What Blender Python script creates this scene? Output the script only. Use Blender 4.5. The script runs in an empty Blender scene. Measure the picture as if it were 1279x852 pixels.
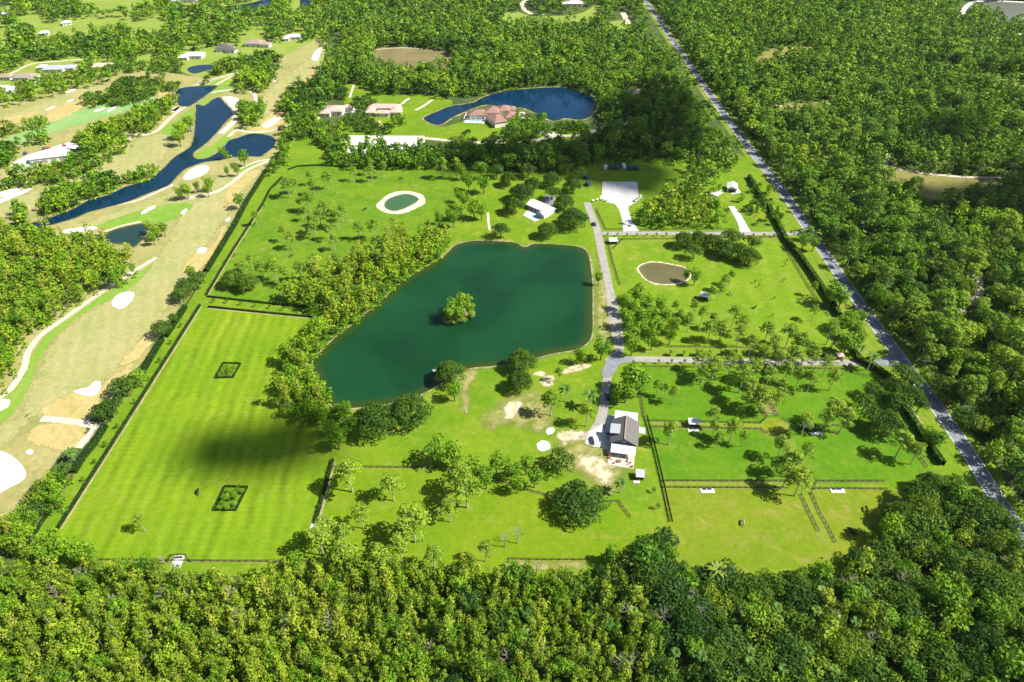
import bpy, math, random
import numpy as np
from mathutils import Vector, Matrix
from mathutils.geometry import tessellate_polygon

S = bpy.context.scene
C = S.collection
rng = np.random.default_rng(7)
random.seed(7)

# ------------------------------------------------------------------ camera
F, CX, CY, H = 853.0, 639.5, 426.0, 220.0
PITCH = math.atan(679.0 / F)
cd = bpy.data.cameras.new('camera'); cam = bpy.data.objects.new('camera', cd); C.objects.link(cam)
cam.location = (0, 0, H); cam.rotation_euler = (math.pi/2 - PITCH, 0, 0)
cd.sensor_width = 36; cd.lens = 36*F/1279; cd.clip_start = 1; cd.clip_end = 40000
S.camera = cam
# ------------------------------------------------------------------ world, sun, exposure
SUN_EL, SUN_AZ = math.radians(47), math.radians(101)          # azimuth clockwise from +Y
SUND = Vector((math.sin(SUN_AZ)*math.cos(SUN_EL), math.cos(SUN_AZ)*math.cos(SUN_EL), math.sin(SUN_EL)))
w = bpy.data.worlds.new('World'); S.world = w; w.use_nodes = True
wt = w.node_tree; bg = wt.nodes['Background']
sk = wt.nodes.new('ShaderNodeTexSky'); sk.sky_type = 'NISHITA'; sk.sun_disc = False
sk.sun_elevation = SUN_EL; sk.sun_rotation = SUN_AZ
wt.links.new(sk.outputs[0], bg.inputs[0]); bg.inputs[1].default_value = 0.065
sl = bpy.data.lights.new('sun', 'SUN'); sl.energy = 5.0; sl.angle = math.radians(0.5); sl.color = (1, .95, .87)
so = bpy.data.objects.new('sun', sl); C.objects.link(so); so.rotation_euler = SUND.to_track_quat('Z', 'Y').to_euler()
S.view_settings.view_transform = 'Standard'; S.view_settings.look = 'None'
S.view_settings.exposure = 1.04; S.view_settings.gamma = 1
S.render.engine = 'CYCLES'
S.cycles.max_bounces = 6; S.cycles.diffuse_bounces = 3; S.cycles.transparent_max_bounces = 8

# ------------------------------------------------------------------ pixel -> place on the ground
sp_, cp_ = math.sin(PITCH), math.cos(PITCH)
def P(px, py, z=0.0):
    u, v = (px-CX)/F, (CY-py)/F
    d = (u, cp_ + v*sp_, -sp_ + v*cp_)
    t = (z-H)/d[2]
    return (d[0]*t, d[1]*t)
def PP(pts): return [P(x, y) for x, y in pts]
def proj(x, y, z):
    d = y*cp_ - (z-H)*sp_
    return CX + F*x/d, CY - F*(y*sp_ + (z-H)*cp_)/d
def pxm(y):                                                   # pixels per metre on the ground at image row y
    return cp_*(y+253.0)/H

# ------------------------------------------------------------------ material helpers
class Mat:
    def __init__(s, name, rough=.9, spec=.2):
        s.m = bpy.data.materials.new(name); s.m.use_nodes = True; s.t = s.m.node_tree
        s.b = s.t.nodes['Principled BSDF']; s.out = s.t.nodes['Material Output']
        s.b.inputs['Roughness'].default_value = rough; s.b.inputs['Specular IOR Level'].default_value = spec
    def n(s, typ, ins=None, **kw):
        nd = s.t.nodes.new(typ)
        for k, v in kw.items(): setattr(nd, k, v)
        for k, v in (ins or {}).items():
            if hasattr(v, 'is_output') or hasattr(v, 'links'): s.t.links.new(v, nd.inputs[k])
            else: nd.inputs[k].default_value = v
        return nd
    def obj(s): return s.n('ShaderNodeTexCoord').outputs['Object']
    def noise(s, size, detail=3, rough=.6, co=None, dist=0):
        return s.n('ShaderNodeTexNoise', {'Vector': co or s.obj(), 'Scale': 1.0/size, 'Detail': detail, 'Roughness': rough, 'Distortion': dist}).outputs[0]
    def math(s, op, a, b=0.0, clamp=False):
        return s.n('ShaderNodeMath', {0: a, 1: b}, operation=op, use_clamp=clamp).outputs[0]
    def ramp(s, fac, lo, hi):
        return s.n('ShaderNodeMapRange', {'Value': fac, 'From Min': lo, 'From Max': hi}).outputs[0]
    def mix(s, f, a, b, mode='MIX'):
        nd = s.n('ShaderNodeMix', data_type='RGBA', blend_type=mode)
        for i, v in ((0, f), (6, a), (7, b)):
            if hasattr(v, 'is_output') or hasattr(v, 'links'): s.t.links.new(v, nd.inputs[i])
            else: nd.inputs[i].default_value = (v if i == 0 else (*v[:3], 1))
        return nd.outputs[2]
    def scale(s, col, f):                                       # colour times a value
        nd = s.n('ShaderNodeVectorMath', {0: col, 'Scale': f}, operation='SCALE')
        return nd.outputs[0]
    def attr(s, name): return s.n('ShaderNodeAttribute', attribute_name=name).outputs['Fac']
    def color(s, c): s.t.links.new(c, s.b.inputs['Base Color'])
    def bump(s, h, strength, dist=.3):
        b = s.n('ShaderNodeBump', {'Height': h, 'Strength': strength, 'Distance': dist}); s.t.links.new(b.outputs[0], s.b.inputs['Normal'])
    def ragged(s, size=2.0, amp=1.05, hole=1.0, soft=.08):                            # torn outline: the sheet thins out into islands at its rim
        e = s.math('MULTIPLY', s.attr('edge'), hole)
        n = s.noise(size, 5, .7)
        f = s.math('ADD', e, s.math('MULTIPLY', s.math('SUBTRACT', n, .5), amp*2))
        f = s.ramp(f, .5-soft, .5+soft)
        tr = s.n('ShaderNodeBsdfTransparent')
        mx = s.n('ShaderNodeMixShader', {0: f, 1: tr.outputs[0], 2: s.b.outputs[0]})
        s.t.links.new(mx.outputs[0], s.out.inputs[0])

def plain(name, col, rough=.6, spec=.3, var=.12, size=1.5, metal=0):
    M = Mat(name, rough, spec); n = M.noise(size, 4)
    M.color(M.mix(n, tuple(c*(1-var) for c in col), tuple(min(1, c*(1+var)) for c in col)))
    M.b.inputs['Metallic'].default_value = metal
    return M.m

def grass(name, base, alt, dry, dry_amt=.35, stripe=None, big=30, ragged=0, blotch=None):
    """Turf: drifts of two greens, dry flecks, mowing stripes (period in metres, strength, heading)."""
    M = Mat(name, .95, .05)
    co = M.obj()
    a = M.ramp(M.noise(big, 4, .6, co), .36, .64)
    col = M.mix(a, base, alt)
    n2 = M.ramp(M.noise(5, 5, .7, co, .6), .48, .72)
    n2b = M.ramp(M.noise(big*.8, 3, .6, co), .4, .65)
    col = M.mix(M.math('MULTIPLY', M.math('MULTIPLY', n2, M.math('ADD', n2b, .25)), dry_amt*1.4, True), col, dry)
    if blotch:
        n4 = M.ramp(M.noise(blotch[0], 4, .65, co), .55, .68)
        col = M.mix(M.math('MULTIPLY', n4, blotch[1]), col, blotch[2])
    n3 = M.noise(.9, 4, .8, co); n5 = M.noise(2.6, 3, .6, co)
    f = M.math('ADD', M.math('ADD', M.math('MULTIPLY', n3, .55), M.math('MULTIPLY', n5, .5)), .475)
    if stripe:
        for (per, st, hd) in stripe:
            sx = M.n('ShaderNodeSeparateXYZ', {0: co})
            wob = M.math('MULTIPLY', M.math('SUBTRACT', M.noise(22, 3, .6, co), .5), per*.9)
            x = M.math('ADD', M.math('ADD', M.math('MULTIPLY', sx.outputs[0], math.cos(hd)), M.math('MULTIPLY', sx.outputs[1], math.sin(hd))), wob)
            sn = M.math('SINE', M.math('MULTIPLY', x, 2*math.pi/per))
            amp = M.math('MULTIPLY', M.ramp(M.noise(18, 3, .6, co), .3, .7), st)
            f = M.math('ADD', f, M.math('MULTIPLY', sn, amp))
    M.color(M.scale(col, f))
    M.bump(M.noise(.7, 4, .7, co), .5, .25)
    if ragged: M.ragged(ragged)
    return M.m

def soil(name, base, alt, size=3, ragged=0, rough=.95, hole=1.0, soft=.08):
    M = Mat(name, rough, .1); co = M.obj()
    col = M.mix(M.ramp(M.noise(size, 5, .65, co), .35, .65), base, alt)
    f = M.math('ADD', M.math('MULTIPLY', M.noise(.6, 4, .7, co), .4), .8)
    M.color(M.scale(col, f)); M.bump(M.noise(.8, 4, .7, co), .35, .15)
    if ragged: M.ragged(ragged, 1.05, hole, soft)
    return M.m

def water(name, deep, shallow, rough=.06, sky_mottle=(20, .25)):
    M = Mat(name, rough, .5); co = M.obj()
    M.b.inputs['IOR'].default_value = 1.33; M.b.inputs['Specular IOR Level'].default_value = .4
    e = M.math('ADD', M.attr('edge'), M.math('MULTIPLY', M.math('SUBTRACT', M.noise(9, 3, .5, co), .5), .5))
    d = M.mix(M.ramp(M.noise(sky_mottle[0], 3, .5, co, .5), .35, .7), deep, tuple(c*(1+sky_mottle[1]) for c in deep))  # lighter patches put sky reflection into the water colour
    M.color(M.mix(M.ramp(e, .25, .95), shallow, d))
    wnd = M.ramp(M.noise(45, 3, .6, co, 1.0), .5, .72)
    M.t.links.new(M.math('ADD', M.math('MULTIPLY', wnd, .14), rough), M.b.inputs['Roughness'])
    M.bump(M.noise(1.1, 4, .6, co), .16, .25)
    return M.m

def leaf(name, stops, stuff=False, trans=.26):
    M = Mat(name); t = M.t
    tint = M.attr('tint')
    tree = M.attr('treetint') if stuff else M.n('ShaderNodeObjectInfo').outputs['Color']
    if not stuff:
        tree = M.n('ShaderNodeSeparateColor', {0: tree}).outputs[0]
    v = M.math('ADD', M.math('MULTIPLY', tint, .42), M.math('MULTIPLY', tree, .58))
    r = M.n('ShaderNodeValToRGB', {0: v})
    el = r.color_ramp.elements
    while len(el) < len(stops): el.new(.5)
    for e, (p, c) in zip(el, stops): e.position = p; e.color = (*c, 1)
    df = M.n('ShaderNodeBsdfDiffuse', {'Color': r.outputs[0]})
    tc = M.mix(.5, r.outputs[0], (.16, .25, .01))
    tl = M.n('ShaderNodeBsdfTranslucent', {'Color': tc})
    gl = M.n('ShaderNodeBsdfGlossy', {'Color': (.5, .5, .5, 1), 'Roughness': .55})
    m1 = M.n('ShaderNodeMixShader', {0: trans, 1: df.outputs[0], 2: tl.outputs[0]})
    m2 = M.n('ShaderNodeMixShader', {0: .015, 1: m1.outputs[0], 2: gl.outputs[0]})
    t.links.new(m2.outputs[0], M.out.inputs[0])
    return M.m

LEAF = {
 'slender':   [(.14, (.050, .125, .010)), (.42, (.165, .265, .016)), (.65, (.255, .335, .020)), (.88, (.385, .42, .040))],
 'oak':       [(.15, (.018, .062, .012)), (.5, (.072, .150, .014)), (.85, (.215, .290, .018))],
 'broadleaf': [(.15, (.045, .135, .010)), (.5, (.135, .280, .014)), (.85, (.27, .40, .018))],
 'pine':      [(.15, (.055, .145, .018)), (.5, (.155, .280, .024)), (.85, (.28, .385, .028))],
 'palm':      [(.15, (.040, .110, .020)), (.5, (.10, .200, .03)), (.85, (.28, .34, .05))],
}
LM = {k: leaf(k+'_leaf', v) for k, v in LEAF.items()}
LMS = {k: leaf(k+'_leaf_mass', v, True) for k, v in LEAF.items()}
BARK = plain('bark', (.13, .10, .075), .9, .1, .4, .6)
PALE_BARK = plain('pale_bark', (.36, .32, .26), .9, .1, .3, .6)
DEAD = plain('dead_wood', (.30, .26, .21), .9, .1, .25, .6)

MT = {}
MT['terrain'] = soil('forest_floor', (.036, .075, .014), (.085, .105, .032), 14)
G1, G2, GD = (.125, .225, .006), (.165, .245, .008), (.23, .23, .04)
MT['lawn'] = grass('estate_lawn', (0.088, 0.182, 0.0072), (0.133, 0.212, 0.0097), GD, .65, None, 30, 0, (13, .35, (.19, .215, .03)))
MT['striped'] = grass('striped_lawn', (0.110, 0.205, 0.0065), (0.149, 0.226, 0.0091), (.22, .225, .04), .35, [(5.6, .17, math.radians(4)), (12.5, .12, math.radians(4)), (2.4, .05, math.radians(91))], 35)
MT['pasture'] = grass('rough_pasture', (0.074, 0.165, 0.0078), (0.112, 0.200, 0.0097), (.20, .21, .04), .65, None, 20, 0, (9, .4, (.055, .125, .009)))
MT['bright'] = grass('bright_paddock', (0.061, 0.158, 0.0065), (0.090, 0.186, 0.0078), (.17, .205, .025), .45, [(9, .04, math.radians(90))], 24, 0, (11, .2, (.13, .19, .015)))
MT['yellowed'] = grass('yellowed_paddock', (0.117, 0.182, 0.0084), (0.151, 0.196, 0.0130), (.24, .20, .055), .6, [(2.4, .02, math.radians(90))], 22, 0, (12, .35, (.10, .175, .008)))
MT['east'] = grass('east_pasture', (0.101, 0.198, 0.0078), (0.140, 0.220, 0.0111), (.23, .225, .045), .6, [(11, .09, math.radians(-8))], 26, 0, (14, .4, (.20, .22, .035)))
MT['south'] = grass('south_paddock', (0.106, 0.192, 0.0059), (0.137, 0.205, 0.0078), (.23, .21, .05), .4, [(2.4, .03, math.radians(90))], 22)
MT['verge'] = grass('verge_grass', (.110, .195, .010), (.16, .21, .02), (.22, .18, .06), .5)
MT['rough'] = grass('golf_rough', (.225, .225, .075), (.28, .265, .10), (.40, .30, .15), .7, None, 30, 0, (16, .6, (.15, .20, .05)))
MT['fairway'] = grass('fairway', (.245, .265, .092), (.31, .29, .125), (.36, .29, .14), .55, [(7, .06, math.radians(20))], 26, 5, (14, .55, (.17, .235, .06)))
MT['mint'] = grass('mint_fairway', (.165, .30, .085), (.21, .32, .12), (.30, .33, .16), .4, None, 26, 2.5)
MT['green'] = grass('putting_green', (.135, .26, .030), (.175, .27, .04), (.26, .28, .08), .4, None, 20, 2)
MT['dry'] = grass('dry_turf', (.36, .285, .11), (.40, .325, .14), (.27, .27, .07), .9, None, 14, 7)
MT['meadow'] = grass('meadow_grass', (.155, .24, .03), (.21, .265, .05), (.30, .27, .10), .5, None, 25, 3)
MT['marsh'] = grass('marsh_grass', (.145, .125, .055), (.19, .155, .08), (.11, .13, .03), .6, None, 18, 4)
MT['scrub'] = grass('scrub_grass', (.16, .17, .045), (.23, .19, .07), (.09, .13, .02), .7, None, 14, 4)
MT['sand'] = soil('bunker_sand', (.56, .53, .47), (.64, .61, .55), 5)
MT['bank'] = soil('bank_sand', (.13, .14, .045), (.36, .30, .17), 9, 6, .95, .8, .2)
MT['bare'] = soil('bare_sand', (.34, .29, .13), (.62, .54, .39), 3, 3.2, .95, .74, .3)
MT['ringsand'] = soil('ring_sand', (.40, .34, .20), (.62, .55, .42), 3, 2)
MT['wear'] = soil('worn_lawn', (.165, .195, .030), (.32, .285, .12), 5, 4.5, .95, .70, .38)
MT['track'] = soil('sand_track', (.44, .38, .28), (.56, .49, .38), 4, 1.4)
MT['cartpath'] = soil('cart_path', (.42, .36, .27), (.54, .48, .38), 4, 1.4)
MT['asphalt'] = soil('asphalt', (.15, .16, .18), (.21, .22, .235), 5)
MT['lane'] = soil('lane_gravel', (.23, .22, .19), (.31, .30, .26), 4)
MT['concrete'] = soil('concrete', (.42, .41, .39), (.52, .51, .49), 3)
MT['pale'] = soil('white_gravel', (.56, .55, .52), (.66, .65, .62), 3, .8)
MT['pad'] = soil('marl_pad', (.40, .40, .39), (.54, .53, .51), 7)
MT['paver'] = soil('pavers', (.44, .33, .27), (.58, .48, .40), 1.2)
MT['mulch'] = soil('bare_strip', (.20, .18, .07), (.33, .28, .15), 3, 1.0)
MT['lake'] = water('lake_water', (.0045, .032, .0100), (.026, .048, .007), .12, (38, .6))
MT['navy'] = water('navy_water', (.0012, .019, .042), (.016, .030, .024))
MT['blue'] = water('blue_water', (.0006, .019, .052), (.006, .024, .024))
MT['dark'] = water('dark_water', (.012, .035, .030), (.05, .06, .02))
MT['olive'] = water('olive_water', (.040, .095, .040), (.07, .12, .05))
MT['brown'] = water('brown_water', (.095, .085, .035), (.14, .12, .06))
MT['mud'] = water('mud_water', (.10, .105, .075), (.20, .18, .13), .3)
MT['paint'] = plain('road_paint', (.72, .72, .70), .7, .2, .1)

# ------------------------------------------------------------------ sheets of ground
def put(name, me, mat=None, parent=None):
    o = bpy.data.objects.new(name, me); C.objects.link(o)
    if mat: me.materials.append(mat)
    if parent: o.parent = parent
    return o
def smooth_ring(pts, n=5):
    p = np.array(pts, float); N = len(p); out = []
    for i in range(N):
        a, b, c, d = p[i-1], p[i], p[(i+1) % N], p[(i+2) % N]
        for k in range(n):
            t = k/n
            out.append(.5*((2*b) + (c-a)*t + (2*a-5*b+4*c-d)*t*t + (3*b-a-3*c+d)*t**3))
    return np.array(out)
def area(p): return .5*np.sum(p[:, 0]*np.roll(p[:, 1], -1) - np.roll(p[:, 0], -1)*p[:, 1])
def offset(p, d):                                               # positive = outward (ring counter-clockwise)
    e = np.roll(p, -1, 0) - np.roll(p, 1, 0)
    n = np.stack([e[:, 1], -e[:, 0]], 1); n /= np.linalg.norm(n, axis=1, keepdims=True)+1e-9
    return p + n*d
Z = 0.0
def sheet(name, mat, z, px, smooth=True, fade=0.0, world=False, grow=0.0, kind='structure', jit=0.0):
    z += .0007*(len(bpy.data.meshes) % 11)
    w_ = np.array(px if world else PP(px), float)
    p = smooth_ring(w_) if smooth else w_
    if area(p) < 0: p = p[::-1].copy()
    if jit: p = p + rng.normal(0, jit, p.shape)
    if grow: p = offset(p, grow)
    if fade:
        per = np.linalg.norm(p-np.roll(p, 1, 0), axis=1).sum(); fade = min(fade, .55*area(p)*2/per)
        ins, outs = offset(p, -fade/2), offset(p, fade/2)
    else: ins, outs = p, None
    tri = tessellate_polygon([[Vector((x, y, 0)) for x, y in ins]])
    n = len(ins); V = [(x, y, z) for x, y in ins]; Fc = []
    for t in tri:
        a, b, c = (ins[i] for i in t)
        cr = (b[0]-a[0])*(c[1]-a[1]) - (b[1]-a[1])*(c[0]-a[0])
        if abs(cr) < 1e-9: continue
        Fc.append(tuple(t) if cr > 0 else (t[0], t[2], t[1]))
    E = [1.0]*n
    if outs is not None:
        V += [(x, y, z-.012+rng.uniform(-.008, .008)) for x, y in outs]; E += [0.0]*n
        for i in range(n):
            j = (i+1) % n
            Fc.append((i, n+i, n+j, j))
    me = bpy.data.meshes.new(name); me.from_pydata(V, [], Fc)
    at = me.attributes.new('edge', 'FLOAT', 'POINT'); at.data.foreach_set('value', E)
    o = put(name, me, MT[mat]); o['kind'] = kind
    return o, p
def spline(pts, step=4.0):
    p = np.array(pts, float)
    if len(p) > 2:
        q = np.vstack([2*p[0]-p[1], p, 2*p[-1]-p[-2]]); out = []
        for i in range(len(p)-1):
            a, b, c, d = q[i:i+4]; n = max(2, int(np.linalg.norm(c-b)/step))
            for k in range(n):
                t = k/n
                out.append(.5*((2*b) + (c-a)*t + (2*a-5*b+4*c-d)*t*t + (3*b-a-3*c+d)*t**3))
        out.append(p[-1]); return np.array(out)
    n = max(2, int(np.linalg.norm(p[1]-p[0])/step))
    return np.array([p[0] + (p[1]-p[0])*k/n for k in range(n+1)])
def normals2(p):
    e = np.gradient(p, axis=0); n = np.stack([-e[:, 1], e[:, 0]], 1)
    return n/(np.linalg.norm(n, axis=1, keepdims=True)+1e-9)
def strip(name, mat, z, px, width, fade=.8, world=False, shift=0.0, kind='structure'):
    c = spline(px if world else PP(px)); n = normals2(c)
    hw = np.broadcast_to(np.array(width, float)/2, (len(c),)) if np.ndim(width) == 0 else np.interp(np.linspace(0, 1, len(c)), np.linspace(0, 1, len(width)), width)/2
    hw = hw[:, None]
    rows = [c+n*(shift-hw-fade/2), c+n*(shift-hw+fade/2), c+n*(shift+hw-fade/2), c+n*(shift+hw+fade/2)] if fade else [c+n*(shift-hw), c+n*(shift+hw)]
    ev = [0, 1, 1, 0] if fade else [1, 1]
    V, Fc, E = [], [], []; k = len(c)
    for r, e in zip(rows, ev):
        V += [(x, y, z) for x, y in r]; E += [e]*k
    for r in range(len(rows)-1):
        for i in range(k-1):
            Fc.append((r*k+i, (r+1)*k+i, (r+1)*k+i+1, r*k+i+1)[::-1])
    me = bpy.data.meshes.new(name); me.from_pydata(V, [], Fc)
    at = me.attributes.new('edge', 'FLOAT', 'POINT'); at.data.foreach_set('value', [float(x) for x in E])
    o = put(name, me, MT[mat]); o['kind'] = kind
    return o, c

R_ = 14000
me = bpy.data.meshes.new('terrain'); me.from_pydata([(-R_, -R_, 0), (R_, -R_, 0), (R_, R_, 0), (-R_, R_, 0)], [], [(0, 1, 2, 3)])
put('ground', me, MT['terrain'])['kind'] = 'structure'

WATER, CLEAR = [], []                                           # where no tree may stand (world rings)
def clear(px, world=False): CLEAR.append(np.array(px if world else PP(px), float))

# estate
sheet('lawn', 'lawn', .04, [(26, 694), (112, 562), (206, 420), (262, 335), (311, 250), (342, 201), (430, 199), (560, 199), (700, 198), (830, 198), (948, 196), (992, 255), (1060, 352), (1130, 455), (1190, 530), (1262, 640), (1180, 690), (1000, 720), (850, 740), (640, 722), (300, 715), (24, 702)], False, 3)
sheet('lawn', 'pasture', .08, [(287, 323), (315, 276), (338, 237), (352, 222), (362, 212.5), (374, 208), (416, 208), (560, 208.5), (568, 230), (563, 300), (540, 330), (470, 355), (396, 382), (258, 368)], False, 2)
sheet('lawn', 'striped', .08, [(74, 662), (101, 618), (150, 541), (200, 463), (250, 384), (262, 386), (385, 398), (400, 430), (380, 500), (400, 560), (416, 574), (394, 657), (388, 699), (100, 701), (70, 690)], False, 2)
sheet('lawn', 'south', .08, [(415, 584), (560, 586), (610, 598), (665, 616), (700, 625), (770, 629), (790, 648), (770, 700), (640, 706), (386, 703), (395, 657)], False, 2)
sheet('lawn', 'east', .08, [(762, 301), (974, 296), (993, 331), (1012, 363), (1036, 396), (1056, 440), (900, 434), (790, 433), (775, 400), (768, 350)], False, 2)
sheet('lawn', 'bright', .08, [(803, 460), (960, 460), (1085, 464), (1128, 500), (1150, 535), (1165, 572), (1158, 600), (1105, 602), (990, 602), (828, 602), (815, 556), (804, 520)], False, 2)
sheet('lawn', 'yellowed', .08, [(829, 610), (985, 611), (1105, 612), (1160, 615), (1140, 660), (1045, 700), (850, 720), (836, 650)], False, 2)
# worn and sandy places in the lawn
sheet('bare_patch', 'bare', .14, [(628, 512), (636, 502), (646, 499), (652, 506), (648, 516), (640, 524), (630, 522)], True, 9)
sheet('bare_patch', 'wear', .11, [(605, 520), (640, 495), (672, 492), (690, 520), (680, 540), (660, 535), (630, 530), (615, 535)], True, 14)
sheet('bare_patch', 'wear', .11, [(690, 560), (720, 548), (760, 552), (785, 575), (770, 612), (745, 610), (720, 590), (700, 580)], True, 14)
sheet('bare_patch', 'bare', .14, [(722, 570), (745, 570), (760, 578), (765, 595), (758, 606), (745, 598), (728, 585)], True, 9)
sheet('bare_patch', 'bare', .14, [(696, 545), (703, 538), (720, 538), (733, 541), (735, 550), (712, 551), (705, 556)], True, 4)
sheet('bare_patch', 'bare', .15, [(675, 475), (684, 468), (692, 472), (690, 482), (680, 483)], True, 3)
sheet('bare_patch', 'bare', .15, [(700, 464), (718, 456), (738, 455), (735, 460), (715, 465), (703, 467)], True, 3)
sheet('bare_patch', 'bare', .15, [(665, 468), (672, 464), (682, 465), (678, 471)], True, 2)
sheet('bare_patch', 'pale', .17, [(671, 555), (677, 550.5), (685, 553), (687, 560), (679, 564), (672, 561)], True, 1)
sheet('bare_patch', 'pale', .17, [(682, 538), (688, 534), (693, 537), (690, 542), (684, 543)], True, 1)
sheet('bare_patch', 'wear', .11, [(565, 470), (585, 460), (600, 466), (585, 485), (588, 510), (580, 515), (572, 490)], True, 5)
sheet('bare_patch', 'wear', .12, [(745, 300), (753, 320), (760, 360), (768, 420), (752, 430), (744, 400), (746, 350)], True, 4)

# lakes and ponds: a sandy bank sheet and the water on it
def pond(mat, px, bank=2.0, shallow=5, name='pond', z=.20, bmat='bank'):
    if bank:
        p0 = smooth_ring(np.array(PP(px))); p0 = p0 if area(p0) > 0 else p0[::-1]
        sheet('bank', bmat, z-.03, offset(p0, bank*.5), False, bank, True, jit=.15)
    o, p = sheet(name, mat, z, px, True, shallow, grow=-shallow/2)
    WATER.append(offset(p, shallow/2))
    return p
LAKE = [(551, 323), (560, 315), (567, 308), (580, 303), (600, 301), (640, 303), (655, 309), (668, 305), (700, 306), (724, 309), (734, 317), (738, 335), (740, 360), (740, 388), (740, 412), (735, 427), (718, 437), (690, 442), (660, 450), (620, 457), (588, 460), (565, 468), (552, 478), (530, 491), (500, 501), (470, 507), (440, 510), (424, 511), (408, 500), (398, 482), (393, 466), (391, 452), (403, 438), (418, 423), (440, 406), (455, 393), (470, 383), (490, 363), (510, 347), (532, 334)]
pond('lake', LAKE, 2.6, 6, 'lake')
sheet('island', 'bank', .24, [(552, 398), (555, 404), (565, 406), (578, 403), (590, 396), (593, 389), (584, 385), (565, 388)], True, 2)
clear([(550, 322), (553, 330), (562, 326), (570, 316), (580, 308), (600, 303), (600, 296), (560, 300)])
pond('olive', [(480, 256), (484, 249.5), (496, 244.5), (508, 242.5), (517, 244.5), (522.5, 248), (521, 252), (515, 256), (502, 262), (491, 264), (482.5, 261)], 0, 2, z=.23)
sheet('bank', 'ringsand', .19, [(470, 257.5), (473, 253), (483, 244.5), (496, 239.5), (511, 239), (524.5, 242.5), (531, 248), (530, 255), (521, 260), (504, 267), (487, 267), (475, 263)], True, 2)
pond('brown', [(797.6, 335.5), (805, 330), (818, 328), (839, 331), (854, 334.5), (859.6, 340), (861.5, 346), (854, 351.5), (839, 355), (824, 355), (811, 351.5), (803, 345)], 1.8, 2, bmat='ringsand')
pond('blue', [(530.6, 146.4), (546, 139.6), (563, 132.8), (590, 128.7), (605.6, 121), (631, 114), (665, 110.6), (702.6, 109.6), (733, 117.5), (745, 126), (743.5, 136), (736.6, 146.4), (723, 150), (706, 148), (692, 151.5), (678.8, 146.4), (651.5, 134.5), (640, 137), (622, 133), (605, 131.5), (590, 136), (566, 146.4), (556, 153), (546, 156.6), (532, 151.5)], 4, 5, 'lake')
pond('navy', [(219.6, 117), (225, 110.6), (245, 108), (269, 107), (271, 109), (262, 116), (245, 128), (235, 133), (223, 131)], 3, 3)
B = lambda x, y: (180+x/5.325, 90+y/5.325)
pond('navy', [B(*q) for q in [(500, 170), (545, 215), (580, 250), (585, 290), (545, 330), (495, 390), (440, 450), (380, 500), (330, 540), (335, 570), (370, 580), (430, 570), (490, 535), (525, 505), (545, 480), (570, 455), (620, 440), (700, 414), (780, 414), (850, 430), (875, 460), (860, 500), (800, 545), (770, 563), (700, 562), (640, 565), (560, 572), (470, 592), (400, 600), (340, 620), (270, 650), (215, 700), (170, 750), (90, 785)]]
     + [(180, 244), (163, 251), (143, 257), (112, 265), (92, 273), (65, 281), (40, 287), (26, 288), (34, 281), (66, 271), (92, 261), (112, 250), (136, 243.5), (150, 236.5), (163, 231.6)]
     + [B(*q) for q in [(0, 732), (70, 690), (130, 640), (200, 570), (280, 520), (318, 480), (335, 400), (340, 330), (345, 250), (350, 215), (400, 225), (450, 190)]], 2.6, 1.6, 'creek')
pond('dark', [(102, 297), (129, 292), (150, 285), (177, 279.5), (185, 284), (180, 297), (167, 309), (150, 305.5), (129, 304), (108, 302)], 2.5, 3)
pond('navy', [(234, 86), (245, 82), (262, 81), (268, 85), (256, 89), (241, 92)], 2, 3)
pond('navy', [(305, 74), (320, 69), (331, 67), (334, 70), (320, 74), (307, 77)], 2, 3)
pond('blue', [(275, 12), (290, 7), (313, 4), (345, -4), (345, 8), (337, 14), (316, 15), (298, 16.5), (281, 16)], 2, 3, 'lake')
pond('blue', [(376, -3), (388, -3), (387, 12), (381, 15), (375.6, 10)], 1, 2)
pond('blue', [(402, 12), (409, 11), (411, 15), (405, 18)], 1, 2)
pond('mud', [(1212, 14), (1222, 6), (1245, 3), (1300, 4), (1330, 30), (1310, 46), (1279, 44), (1255, 33), (1230, 27)], 0, 4, z=.23)
strip('sand_track', 'pale', .26, [(1200, 26), (1204, 12), (1216, 3), (1240, 1.5), (1300, 4)], 6, 2)
sheet('sand_bank', 'pale', .25, [(1224, 28), (1240, 28), (1262, 38), (1290, 48), (1290, 52), (1255, 43), (1230, 36)], True, 4)

# golf course
sheet('golf_rough', 'rough', .05, [(-40, 700), (20, 652), (46, 602), (85, 545), (133, 500), (178, 446), (226, 376), (258, 326), (296, 262), (330, 208), (343, 197), (350, 168), (378, 142), (392, 112), (402, 74), (408, 48), (396, 50), (378, 60), (345, 76), (300, 85), (270, 100), (232, 95), (200, 90), (150, 88), (110, 100), (60, 118), (0, 130), (-60, 145), (-160, 300), (-200, 500), (-120, 700)], False, 4)
sheet('fairway', 'fairway', .09, [(182, 340), (205, 310), (217, 285), (237, 258), (262, 240), (300, 222), (326, 212), (318, 226), (292, 258), (258, 305), (238, 345), (220, 372), (188, 410), (163, 440), (140, 466), (118, 498), (95, 518), (40, 520), (20, 545), (0, 560), (-40, 610), (-60, 540), (14, 528), (38, 490), (58, 442), (84, 410), (132, 377)], True, 6)
sheet('fairway', 'fairway', .09, [(300, 168), (312, 150), (325, 125), (345, 105), (375, 82), (396, 66), (402, 76), (394, 100), (368, 125), (352, 150), (338, 164), (318, 168)], True, 6)
sheet('fairway', 'mint', .09, [(-30, 188), (30, 165), (62, 152), (100, 137), (140, 125), (186, 119), (192, 125), (150, 141), (95, 157), (60, 168), (20, 180), (-30, 196)], True, 6)
sheet('fairway', 'fairway', .09, [(-30, 155), (30, 137), (70, 122), (100, 112), (130, 106), (128, 118), (95, 128), (60, 142), (20, 155), (-30, 166)], True, 6)
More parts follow.
